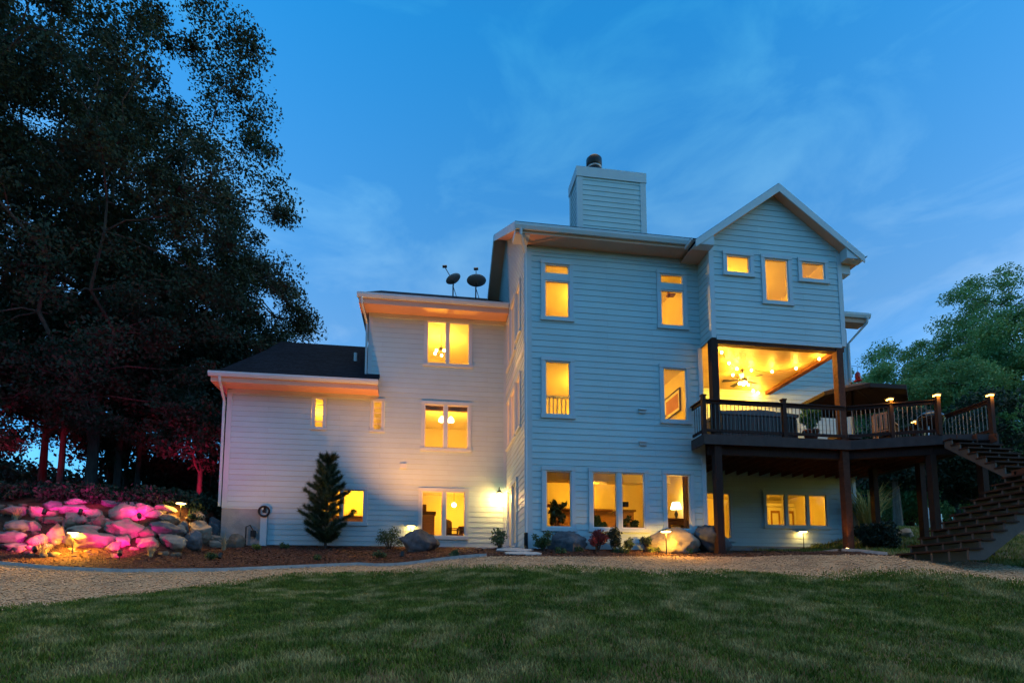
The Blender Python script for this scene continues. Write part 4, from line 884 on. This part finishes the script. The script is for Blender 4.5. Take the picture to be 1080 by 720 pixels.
ROCKS = [
 (58, 114, 557, 579, 1, 'big boulder lit bright yellow by the path light on the left'),
 (104, 150, 547, 568, 1, 'largest magenta red boulder in the middle of the rock slope'),
 (107, 137, 531, 548, 1, 'rounded hot pink boulder on top of the rock slope'),
 (61, 92, 538, 552, 1, 'magenta boulder between the hot pink rounded one and the oval red one'),
 (63, 108, 551, 562, 1, 'long flat pink slab above the yellow lit boulder'),
 (88, 117, 544, 552, 1, 'flat pink slab under the hot pink rounded boulder'),
 (42, 66, 554, 572, 2, 'crumbly magenta rock left of the yellow lit boulder'),
 (117, 137, 564, 577, 1, 'pink rock at the foot of the largest magenta red boulder'),
 (42, 60, 536, 546, 2, 'small oval red tinged rock near the top left of the slope'),
 (26, 43, 532, 546, 1, 'slanting magenta rock beside the red grass clump'),
 (33, 63, 543, 551, 2, 'thin brown slab under the oval red tinged rock'),
 (0, 33, 548, 561, 0, 'grey rock with pink lit right end at the left frame edge'),
 (-14, 26, 559, 572, 3, 'dark blue grey slab at the left frame edge, below the pink ended rock'),
 (-12, 29, 570, 580, 3, 'lowest dark slab at the left frame edge, resting on the mulch'),
 (26, 41, 549, 561, 1, 'small magenta rock beside the pink ended grey rock'),
 (48, 86, 530, 541, 0, 'grey rock along the top ridge of the rock slope, darker than the rest'),
 (87, 108, 537, 546, 1, 'small pink rock left of the rounded hot pink boulder'),
 (137, 162, 531, 544, 1, 'magenta rock on the ridge right of the rounded hot pink boulder'),
 (150, 168, 537, 546, 1, 'tan rock with orange lit top at the right end of the pink rocks'),
 (134, 152, 542, 549, 1, 'thin pale slab below the rightmost magenta ridge rock'),
 (148, 187, 547, 563, 3, 'wide purple grey boulder right of the largest magenta red boulder'),
 (143, 166, 556, 569, 2, 'orange brown rock between the red boulder and the purple grey one'),
 (142, 161, 566, 578, 1, 'pink rock at the mulch edge under the orange brown rock'),
 (164, 193, 561, 578, 1, 'pale pinkish boulder at the mulch edge below the purple grey boulder'),
 (187, 211, 559, 577, 3, 'blue grey angular boulder at the mulch edge of the rock slope'),
 (185, 198, 548, 558, 3, 'small slate rock wedged under the terrace path light'),
 (195, 219, 549, 566, 1, 'round tan boulder above the blue grey angular one'),
 (214, 236, 546, 565, 3, 'dark slate boulder between the tan one and the house corner'),
 (227, 247, 545, 569, 2, 'tall brown boulder against the house foundation'),
 (217, 233, 563, 571, 1, 'small pale stone, the upper of two below the dark slate boulder'),
 (214, 233, 569, 577, 1, 'small pale stone, the lower of two below the dark slate boulder'),
 (239, 257, 563, 577, 2, 'orange lit angular rock in front of the concrete foundation'),
 (198, 216, 541, 549, 1, 'flat pale stone under the lit top of the terrace'),
 (210, 232, 526, 534, 3, 'purple rock on the terrace next to the house corner'),
 (-6, 24, 531, 545, 0, 'dark rock on the ridge at the left frame edge, behind the red grass clump'),
 (106, 128, 526, 534, 3, 'slate rock on the ridge behind the rounded hot pink boulder'),
 (66, 90, 526, 533, 0, 'highest grey rock on the ridge, behind the darker grey one'),
 (128, 150, 527, 535, 0, 'grey rock on the ridge behind the rightmost magenta ridge rock'),
 (40, 62, 528, 537, 3, 'slate rock on the ridge behind the oval red tinged rock'),
 (162, 182, 532, 541, 1, 'tan rock on the ridge just left of the terrace path light'),
 (28, 48, 562, 574, 2, 'brown rock left of the crumbly magenta rock, low on the slope'),
 (92, 110, 543, 556, 2, 'red lit rock tucked behind the top of the largest magenta red boulder'),
 (60, 80, 546, 556, 2, 'brown magenta lit rock wedged above the yellow lit boulder'),
 (168, 186, 541, 550, 2, 'orange lit stone left of the terrace path light stake'),
 (196, 212, 536, 544, 2, 'orange lit stone right of the terrace path light stake'),
 (160, 176, 552, 562, 2, 'brown stone in the gap under the wide purple grey boulder'),
 (178, 194, 553, 564, 1, 'tan stone between the purple grey boulder and the blue grey angular one'),
 (204, 220, 560, 572, 2, 'brown stone right of the blue grey angular boulder'),
 (236, 252, 556, 570, 2, 'brown rock leaning on the tall boulder at the foundation'),
 (112, 126, 570, 580, 2, 'small pink lit stone right of the yellow lit boulder foot'),
]
for i, q in enumerate(ROCKS): rock(*q, 100 + i * 7, group=GR)
rock(424, 467, 560, 581, 3, 'rounded teal grey boulder before the ground floor wing window', 311)
rock(580, 626, 560, 581, 3, 'low grey boulder at the left of the tower bed', 317, fx=1.08)
rock(684, 740, 555, 581.5, 1, 'yellow lit boulder behind the path light at the tower', 331, -.35, fx=1.05)
rock(726, 770, 551, 581, 3, 'blue grey boulder at the tower right corner by the porch post', 347, -.35, fx=1.05)
rock(949, 969, 557, 567, 1, 'tan boulder on the back lawn behind the stair', 351)
# fill stones of the slope nobody could count
V = []; F = []
for i in range(110):
    x = rnd.uniform(-15.5, -9.0); y = rnd.uniform(.9, 3.4)
    if x > -9.4 and y < 3: continue
    r = rnd.uniform(.04, .12); z = hz(x, y); me = None; base = len(V)
    for k in range(8): V.append((x + r * (1 if k & 1 else -1) * rnd.uniform(.6, 1.1), y + r * (1 if k & 2 else -1) * rnd.uniform(.6, 1.1), z + r * .7 * (1 if k & 4 else -1) * rnd.uniform(.6, 1.1)))
    for q in ((0, 1, 3, 2), (4, 6, 7, 5), (0, 4, 5, 1), (2, 3, 7, 6), (0, 2, 6, 4), (1, 5, 7, 3)): F.append([base + j for j in q])
o = bpy.data.objects.new('rubble_stones', npmesh('rubble_stones', V, F, ROCK[2])); col.objects.link(o); o['kind'] = 'stuff'

# concrete edging of the bed -------------------------------------------------
xs = np.linspace(-15.5, 8.1, 220); m = MB(); pts = [(float(x), float(edgeY(x))) for x in xs if not (-1.2 < x < 1.0)]
def strip(px_):
    for (a, b) in zip(px_, px_[1:]):
        za, zb = hz(*a), hz(*b); m.hexa([(a[0], a[1] - .02, za - .08), (b[0], b[1] - .02, zb - .08), (b[0], b[1] + .12, zb - .08), (a[0], a[1] + .12, za - .08)], [(a[0], a[1] - .02, za + .075), (b[0], b[1] - .02, zb + .075), (b[0], b[1] + .12, zb + .075), (a[0], a[1] + .12, za + .075)])
strip([p for p in pts if p[0] < 0])
single('bed_edging', m, KERB, 'long pale concrete edging strip along the left mulch bed', 'edging'); m = MB()
strip([(8.15 - .25 * math.sin(i * .3), -3.0 + i * .24) for i in range(10)]); single('bed_edging', m, KERB, 'short curved pale edging at the right porch post near the stair', 'edging')
# flagstones from the patio door
for i, (x, y, rx, ry) in enumerate(((-.6, 3.2, .42, .36), (-.75, 2.3, .5, .38), (-.5, 1.4, .45, .36), (-.7, .5, .5, .36), (-.45, -.4, .48, .34), (-.3, -1.15, .5, .3))):
    z = hz(x, y); n = 9; g = random.Random(i + 50); P = [(x + rx * math.cos(6.283 * k / n) * g.uniform(.85, 1.1), y + ry * math.sin(6.283 * k / n) * g.uniform(.85, 1.1), z + .035) for k in range(n)]
    single('flagstone', MB().prism([(a, b, hz(a, b) + .03) for a, b, c in P], (0, 0, -.06)), KERB, 'flagstone of the path from the tower patio door, number %s from the door' % ['one', 'two', 'three', 'four', 'five', 'six'][i], 'flagstone', 'flagstones to the patio door')
# bark slab / edging gleaming in the yellow light
p = hit(100, 587)
# hose reel, utility bits
t = thing('hose_reel', 'round hose reel hung on the wing wall above the concrete foundation', 'hose reel', (-7.95, 4.2, 1.2))
part('drum', MB().tube([Vector((-7.95 + .16 * math.cos(6.283 * k / 24), 4.18, 1.45 + .16 * math.sin(6.283 * k / 24))) for k in range(25)], .035, 8), METAL, t); part('hub', MB().lathe((-7.95, 4.25, 1.45), [(.05, 0), (.05, .12)], 12, (0, -1, 0)), METAL, t)
part('bracket', MB().box(-7.98, -7.92, 4.23, 4.33, 1.25, 1.6), METAL, t)
t = thing('gas_meter', 'small dark meter and pipe at the concrete foundation', 'meter', (-8.5, 4.2, .35)); part('body', MB().box(-8.33, -8.2, 4.15, 4.3, .62, .82), METAL, t); part('pipe', MB().tube([(-8.5, 4.26, .25), (-8.5, 4.26, .95), (-8.38, 4.26, 1.0), (-8.27, 4.24, .82)], .02, 8), METAL, t)

# ---------------------------------------------------------------- shrubs and bed plants
def bpx(px_, py_, wpx, hpx, m_, name, label, cat, seed, size=.06, n=220, nc=14, dy=0):
    p = hit(px_, py_); s = depth(p) / FPX; return bush(name, label, cat, p.x, p.y + dy, wpx * s, hpx * s, m_, n, size, None, seed, nc)
bpx(411, 578.5, 34, 26, LEAF_G, 'shrub', 'green shrub left of the rounded teal boulder', 'shrub', 41, .05, 120)
bpx(527, 578, 26, 22, LEAF_G, 'shrub', 'sparse green shrub beside the tower side patio door', 'shrub', 42, .07, 40, 12)
bpx(573, 580.5, 24, 24, LEAF_G, 'shrub', 'green shrub at the tower corner beside the low grey boulder', 'shrub', 43, .05, 130)
bpx(630, 581, 24, 26, LEAF_R, 'barberry', 'red leaved shrub before the wide lower tower window', 'shrub', 44, .05, 130)
bpx(648, 581, 24, 28, LEAF_DK, 'shrub', 'dark green shrub right of the red leaved one', 'shrub', 45, .05, 150)
bpx(664, 581, 18, 17, LEAF_G, 'shrub', 'small light green shrub between the dark one and the boulders', 'shrub', 46, .05, 90, 9)
bpx(682, 581, 18, 20, LEAF_DK, 'shrub', 'small dark shrub at the left end of the yellow lit boulder', 'shrub', 47, .05, 90, 9)
bpx(926, 580, 46, 34, LEAF_DK, 'evergreen_bush', 'wide dark evergreen bush between the porch post and the stair', 'shrub', 48, .08, 500, 22)
for i, (px_, py_, wp, hp, lb) in enumerate(((690, 582, 16, 6, 'lime leaved groundcover left of the tower path light'), (722, 583, 18, 5, 'lime leaved groundcover right of the tower path light'), (828, 579, 20, 6, 'lime leaved groundcover left of the path light under the deck'), (862, 579, 22, 6, 'lime leaved groundcover right of the path light under the deck'), (795, 580, 20, 5, 'low plant in the bed between the boulders and the deck light'), (270, 579, 12, 6, 'low yellow green plant before the concrete foundation'), (300, 578, 12, 6, 'low plant left of the young pine'), (334, 590, 12, 5, 'low plant in the mulch before the young pine'), (610, 581, 12, 4, 'low plant before the low grey boulder'), (760, 582, 14, 5, 'low plant under the blue grey tower boulder'), (655, 583, 22, 6, 'low plant mat before the dark green tower shrub'), (590, 583, 16, 6, 'low plant at the left foot of the low grey boulder'), (400, 588, 16, 7, 'low plant in the mulch before the green shrub by the wing'), (480, 586, 14, 6, 'low plant in the mulch right of the rounded teal boulder'), (880, 581, 16, 6, 'lime leaved groundcover at the foot of the right porch post'), (222, 590, 14, 7, 'low plant in the mulch before the pale stones'))):
    bpx(px_, py_, wp, hp, LEAF_Y if 'lime' in lb or 'yellow' in lb else LEAF_G, 'groundcover_plant', lb, 'plant', 60 + i, .05, 60, 9)
p = hit(45, 586); grass_clump('ornamental_grass', 'straw coloured grass clump lit yellow at the left of the bed', p.x, p.y, .62, .7, 70, STRAW, 5)
p = hit(17, 548); grass_clump('ornamental_grass', 'red tinted grass clump on the rocks at far left', p.x, p.y, .5, .45, 90, STRAW, 6)
p = hit(159, 586); grass_clump('ornamental_grass', 'drooping dry grass clump in the mulch below the pink rocks', p.x, p.y, .55, .5, 70, STRAW, 7)
p = hit(236, 580); grass_clump('ornamental_grass', 'drooping dry grass clump near the foundation corner', p.x, p.y, .75, .45, 70, STRAW, 8)
grass_clump('tall_reed_grass', 'tall arching reed grass behind the right porch post', tx(917, 2.7), 2.7, 2.3, 1.9, 170, GRASSY, 9, wid=.06)
t = thing('garden_chair', 'temp', 'chair'); bpy.data.objects.remove(t)
chair('garden_chair', 'pale blue white garden chair on the back lawn behind the stair', 'chair', tx(985, 7), 7, hz(tx(985, 7), 7), PLASTIC, .5, None, 1.1)
t = thing('shed', 'dark low shed far behind the stair among the trees', 'shed', (19.5, 17, hz(19.5, 15)))
zz = hz(19.5, 15); part('wall', MB().box(16.6, 22.6, 15, 19, zz - .3, zz + 2.1), SHEDP, t); part('roof', MB().prism([(16.3, 14.6, zz + 2.1), (22.9, 14.6, zz + 2.1), (22.9, 14.6, zz + 2.2), (16.3, 14.6, zz + 2.2)], (0, 4.8, .5)), ROOF, t); part('door', MB().box(20.2, 21.2, 14.95, 14.99, zz - .1, zz + 1.9), FASCIA, t)

# young pine -----------------------------------------------------------------
p = hit(343, 578); H = 100 * depth(p) / FPX; t = thing('young_pine', 'young bushy pine tree standing before the wing wall', 'pine tree', p)
m = MB().tube([p - Vector((0, 0, .1)), p + Vector((0, 0, H * .5)), p + Vector((.02, 0, H * .97))], [.05, .035, .01], 8); g = random.Random(4); V = []; F = []
tufts = []
for lv in range(11):
    z = H * (.06 + .085 * lv); Rr = (.55, .66, .70, .68, .64, .58, .53, .46, .40, .32, .24)[lv]; nb = 9 if lv < 8 else 5
    for b in range(nb):
        a = 6.283 * b / nb + lv * .7 + g.uniform(-.3, .3); L = Rr * g.uniform(.65, 1.2) * (0 if g.random() < .1 else 1)
        if not L: continue
        d = Vector((math.cos(a), math.sin(a), .55))
        q0 = p + Vector((0, 0, z)); q1 = q0 + Vector((d.x * L, d.y * L, .16 + L * .35)); m.tube([q0, q0.lerp(q1, .5) - Vector((0, 0, .02)), q1], [.014, .01, .005], 5)
        for u in (.35, .52, .68, .84, 1.0): tufts.append((q0.lerp(q1, u), (d + Vector((0, 0, .7))).normalized()))
tufts += [(p + Vector((0, 0, H * u)), Vector((0, 0, 1))) for u in (.86, .9, .94, .98)]
for c, d in tufts:
    for k in range(110):
        v = (d * .8 + Vector((g.gauss(0, .55), g.gauss(0, .55), g.gauss(0, .5)))).normalized(); L = g.uniform(.12, .22); sd = v.cross(Vector((g.gauss(0, 1), g.gauss(0, 1), g.gauss(0, 1)))).normalized() * .007; c0 = c - d * g.uniform(0, .12); b0 = len(V)
        V += [c0 - sd, c0 + sd, c0 + v * L]; F.append((b0, b0 + 1, b0 + 2))
part('trunk', m, BARK, t); npart('foliage', np.array([tuple(v) for v in V]), np.array(F), NEEDLE, t)

# ---------------------------------------------------------------- trees
def tree(name, label, x, y, top, crown0, rad, leafm, seed, nclus=130, nleaf=190, size=.22, tr=.26, clr=1.15, squash=1., group=None, barkm=BARK, lean=(0, 0), z0=None, gap=.0):
    g = np.random.default_rng(seed); gr = random.Random(seed); zb = hz(x, y) if z0 is None else z0
    t = thing(name, label, 'tree', (x, y, zb), group); m = MB(); cz = zb + (crown0 + top) / 2; hh = (top - crown0) / 2
    m.tube([(x, y, zb - .3), (x + lean[0] * .15, y, zb + crown0 * .4), (x + lean[0] * .5, y + lean[1] * .5, zb + crown0 + hh * .4), (x + lean[0], y + lean[1], zb + crown0 + hh * 1.3)], [tr * 1.25, tr, tr * .62, tr * .2], 10)
    C = []; Rr = []
    for i in range(nclus):
        for _ in range(20):
            d = g.normal(size=3); d /= np.linalg.norm(d); r = g.random() ** .42
            q = np.array([x + lean[0] * .7 + d[0] * rad * r, y + lean[1] * .7 + d[1] * rad * r, cz + d[2] * hh * r * squash])
            if mnoise.noise(Vector(q) * .62 + Vector((seed, 0, 0))) > -.1 + gap: break
        C.append(q); Rr.append(clr * (.6 + .7 * g.random()))
    nodes = []; kb = max(4, min(13, int(nclus / 22)))
    trunk_at = lambda z: Vector((x + lean[0] * min(1, (z - zb) / (crown0 + hh * 1.3)), y + lean[1] * min(1, (z - zb) / (crown0 + hh * 1.3)), z))
    def wiggle(a, b, n, amp):
        P = [a]
        for k in range(1, n):
            u = k / n; P.append(a.lerp(b, u) + Vector((gr.uniform(-1, 1), gr.uniform(-1, 1), gr.uniform(-.4, 1))) * amp * math.sin(math.pi * u))
        return P + [b]
    tops = sorted(range(len(C)), key=lambda k: gr.random())[:kb]
    for n_, k in enumerate(tops):
        e = Vector(C[k]); z0_ = zb + crown0 * .75 + hh * 1.1 * (n_ + .5) / kb; z0_ = max(zb + crown0 * .6, min(z0_, e.z - .6)); a = trunk_at(z0_); P = wiggle(a, e, 6, .07 * (e - a).length)
        m.tube(P, [tr * .42 * (1 - u / 7) * (1 - .5 * n_ / kb) + .012 for u in range(7)], 7, cap=False); nodes += P[1:]
    for q in C[::2]:
        e = Vector(q); a = min(nodes, key=lambda p: (p - e).length + .5 * max(0, p.z - e.z + .5))
        if .3 < (a - e).length < 6: m.tube(wiggle(a, e, 4, .1 * (a - e).length), [tr * .12 + .008, tr * .09 + .008, tr * .07 + .007, .02, .008], 5, cap=False)
    V, F = leafcloud(C, Rr, nleaf, size, .62, seed); npart('crown', V, F, leafm, t); part('trunk', m, barkm, t); return t
GL_ = 'trees of the wood left of the house'
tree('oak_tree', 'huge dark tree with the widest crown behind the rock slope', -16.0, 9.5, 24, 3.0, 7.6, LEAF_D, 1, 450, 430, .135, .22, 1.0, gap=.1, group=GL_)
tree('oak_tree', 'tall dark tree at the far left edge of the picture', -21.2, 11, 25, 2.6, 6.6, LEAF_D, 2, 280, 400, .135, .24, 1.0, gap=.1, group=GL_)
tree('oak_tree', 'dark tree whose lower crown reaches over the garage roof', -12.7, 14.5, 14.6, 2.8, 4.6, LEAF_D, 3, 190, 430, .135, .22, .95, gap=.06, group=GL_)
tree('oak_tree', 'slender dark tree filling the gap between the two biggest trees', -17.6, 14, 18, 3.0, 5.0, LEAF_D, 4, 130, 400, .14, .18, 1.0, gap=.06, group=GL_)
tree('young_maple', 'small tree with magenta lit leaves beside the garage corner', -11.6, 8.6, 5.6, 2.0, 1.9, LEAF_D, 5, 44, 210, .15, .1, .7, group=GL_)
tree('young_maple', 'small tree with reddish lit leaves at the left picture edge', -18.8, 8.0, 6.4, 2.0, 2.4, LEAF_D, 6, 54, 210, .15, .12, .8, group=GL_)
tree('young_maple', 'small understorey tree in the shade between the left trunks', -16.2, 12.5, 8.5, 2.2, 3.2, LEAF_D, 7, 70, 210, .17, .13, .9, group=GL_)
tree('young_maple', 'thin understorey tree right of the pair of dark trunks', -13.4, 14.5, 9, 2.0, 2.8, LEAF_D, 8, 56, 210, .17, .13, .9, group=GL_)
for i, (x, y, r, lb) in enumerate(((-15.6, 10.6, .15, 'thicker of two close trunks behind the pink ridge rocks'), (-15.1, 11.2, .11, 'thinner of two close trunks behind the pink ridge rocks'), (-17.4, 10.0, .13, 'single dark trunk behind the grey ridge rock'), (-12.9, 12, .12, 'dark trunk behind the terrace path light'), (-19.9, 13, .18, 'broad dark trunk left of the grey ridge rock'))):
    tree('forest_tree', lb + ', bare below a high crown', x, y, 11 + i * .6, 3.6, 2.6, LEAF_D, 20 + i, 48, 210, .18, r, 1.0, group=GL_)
GRT = 'trees behind the deck at the right'
tree('maple_tree', 'rounded green tree just right of the house beyond the deck', tx(962, 24), 24, 16.2, 1.2, 5.0, LEAF_M, 31, 300, 460, .16, .24, 1.15, group=GRT, barkm=BARK)
tree('maple_tree', 'medium green tree whose crown starts right beside the house corner', tx(920, 21), 21, 13.6, 1.0, 3.7, LEAF_M, 36, 190, 460, .16, .2, 1.0, group=GRT)
tree('maple_tree', 'tallest green tree at the right picture edge', tx(1072, 20), 20, 20.6, 1.6, 5.6, LEAF_M, 32, 380, 460, .16, .26, 1.2, group=GRT)
tree('maple_tree', 'lower green tree between the two big trees on the right', tx(1012, 18), 18, 13.0, 1.2, 3.8, LEAF_M, 33, 200, 460, .16, .2, 1.05, group=GRT)
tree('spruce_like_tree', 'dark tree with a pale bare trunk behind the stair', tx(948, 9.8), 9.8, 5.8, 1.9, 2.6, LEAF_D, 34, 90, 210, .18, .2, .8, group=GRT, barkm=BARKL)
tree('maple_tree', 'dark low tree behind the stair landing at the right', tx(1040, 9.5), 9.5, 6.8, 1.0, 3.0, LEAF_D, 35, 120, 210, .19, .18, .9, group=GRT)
def mass(name, xs_, y, ztop, n, seed, m_, size=.45, rc=1.1):
    g = np.random.default_rng(seed); C = []; r = []
    for i in range(n):
        x = xs_[0] + (xs_[1] - xs_[0]) * g.random(); yy = y + g.random() * (6 if ztop > 1 else 3.2); zb = hz(x, yy); C.append((x, yy, zb + (ztop + .12 * ztop * math.sin(x * .7)) * g.random() ** .8)); r.append(rc * (1 + .5 * g.random()))
    V, F = leafcloud(C, r, 90, size, .8, seed); o = bpy.data.objects.new(name, npmesh(name, V, F, m_)); col.objects.link(o); o['kind'] = 'stuff'
mass('far_woods', (-60, -9), 32, 6.0, 420, 71, LEAF_D, .4); mass('far_woods', (-75, 75), -50, 12, 1300, 74, LEAF_D, 1.1, 2.6); mass('far_woods', (18, 80), 32, 7.5, 520, 72, LEAF_D, .4); mass('ground_ivy', (-17, -9.8), 3.45, .30, 230, 75, LEAF_D, .12, .28); mass('understory_brush', (-29, -10), 14, 3.2, 420, 73, LEAF_D, .26)  # the row behind the camera is unseen, added to block low sky light

# ---------------------------------------------------------------- grass, pebbles, bark chips
def frustum_pts(n, y0, y1, lo=None, hi=None, seed=0, xr=(-13, 12), jit=0.):
    g = np.random.default_rng(seed); Y = y0 + (y1 - y0) * g.random(n); X = xr[0] + (xr[1] - xr[0]) * g.random(n)
    c, s = math.cos(YAW), math.sin(YAW); dx, dy = X - CAM.x, Y - CAM.y; lat = dx * c - dy * s; fw = dx * s + dy * c
    k = (fw > .6) & (np.abs(lat) < fw * .93 + .5)
    if lo is not None: k &= Y > lo(X)
    if hi is not None: k &= Y < hi(X) + (g.random(n) ** 2) * jit
    return X[k], Y[k], fw[k], g
def grass(n, y0, y1, seed, h0, name, lo=None, hi=lawnY, xr=(-13, 12), jit=.75):
    X, Y, fw, g = frustum_pts(n, y0, y1, lo, hi, seed, xr, jit); N = len(X)
    patch = np.array([.5 + .5 * mnoise.noise((a * .9, b * .9, 3.)) + .35 * mnoise.noise((a * 3.1, b * 3.1, 7.)) for a, b in zip(X, Y)])
    L = h0 * (.5 + .9 * np.clip(patch, 0, 1)) * (.6 + .7 * g.random(N)); a = g.random(N) * 6.283; ln = L * (.15 + .75 * g.random(N)); w_ = .0035 + .0004 * fw
    Z = height(X, Y); ca, sa = np.cos(a), np.sin(a); b = g.random(N) * 6.283; cb_, sb_ = np.cos(b) * w_, np.sin(b) * w_
    V = np.empty((N, 5, 3)); mx, my, mz = X + ca * ln * .35, Y + sa * ln * .35, Z + L * .6
    V[:, 0] = np.stack([X - cb_, Y - sb_, Z - .01], 1); V[:, 1] = np.stack([X + cb_, Y + sb_, Z - .01], 1); V[:, 2] = np.stack([mx + cb_ * .7, my + sb_ * .7, mz], 1); V[:, 3] = np.stack([mx - cb_ * .7, my - sb_ * .7, mz], 1); V[:, 4] = np.stack([X + ca * ln, Y + sa * ln, Z + L], 1)
    q = np.arange(N) * 5; F = np.concatenate([np.stack([q, q + 1, q + 2], 1), np.stack([q, q + 2, q + 3], 1), np.stack([q + 3, q + 2, q + 4], 1)])
    o = bpy.data.objects.new(name, npmesh(name, V.reshape(-1, 3), F, BLADE)); col.objects.link(o); o['kind'] = 'stuff'
grass(620000, -13.2, -1.0, 81, .052, 'lawn_grass')
grass(60000, -7, 9, 82, .10, 'back_grass', lo=lambda x: edgeY(x) + .05, hi=None, xr=(8.4, 20))
def bits(name, n, lo, hi, y0, y1, m_, r0, r1, flat, seed, xr):
    X, Y, fw, g = frustum_pts(n, y0, y1, lo, hi, seed, xr); N = len(X); r = r0 + (r1 - r0) * g.random(N) ** 2; Z = height(X, Y)
    a = g.random(N) * 3.14; ca, sa = np.cos(a), np.sin(a); e = .6 + .9 * g.random(N); V = np.empty((N, 6, 3)); tl = (g.random(N) - .5) * r * .8
    V[:, 0] = np.stack([X + ca * r * e, Y + sa * r * e, Z + tl + r * flat * .4], 1); V[:, 1] = np.stack([X - sa * r * .7, Y + ca * r * .7, Z + r * flat * .4], 1); V[:, 2] = np.stack([X - ca * r * e, Y - sa * r * e, Z - tl + r * flat * .4], 1); V[:, 3] = np.stack([X + sa * r * .7, Y - ca * r * .7, Z + r * flat * .4], 1)
    V[:, 4] = np.stack([X, Y, Z + r * flat * 1.2], 1); V[:, 5] = np.stack([X, Y, Z - r * flat * .4], 1)
    q = np.arange(N) * 6; F = np.concatenate([np.stack([q + i, q + (i + 1) % 4, q + k], 1) for i in range(4) for k in (4, 5)])
    o = bpy.data.objects.new(name, npmesh(name, V.reshape(-1, 3), F, m_)); col.objects.link(o); o['kind'] = 'stuff'
bits('loose_pebbles', 90000, lambda x: lawnY(x) - .28, edgeY, -9, 1.5, PEBBLE, .010, .032, .8, 91, (-15, 10))
bits('bark_chips', 60000, edgeY, lambda x: np.where(x < -9.2, 2.6, 4.3), -3.2, 4.3, CHIP, .015, .05, .35, 92, (-15, 8.3))
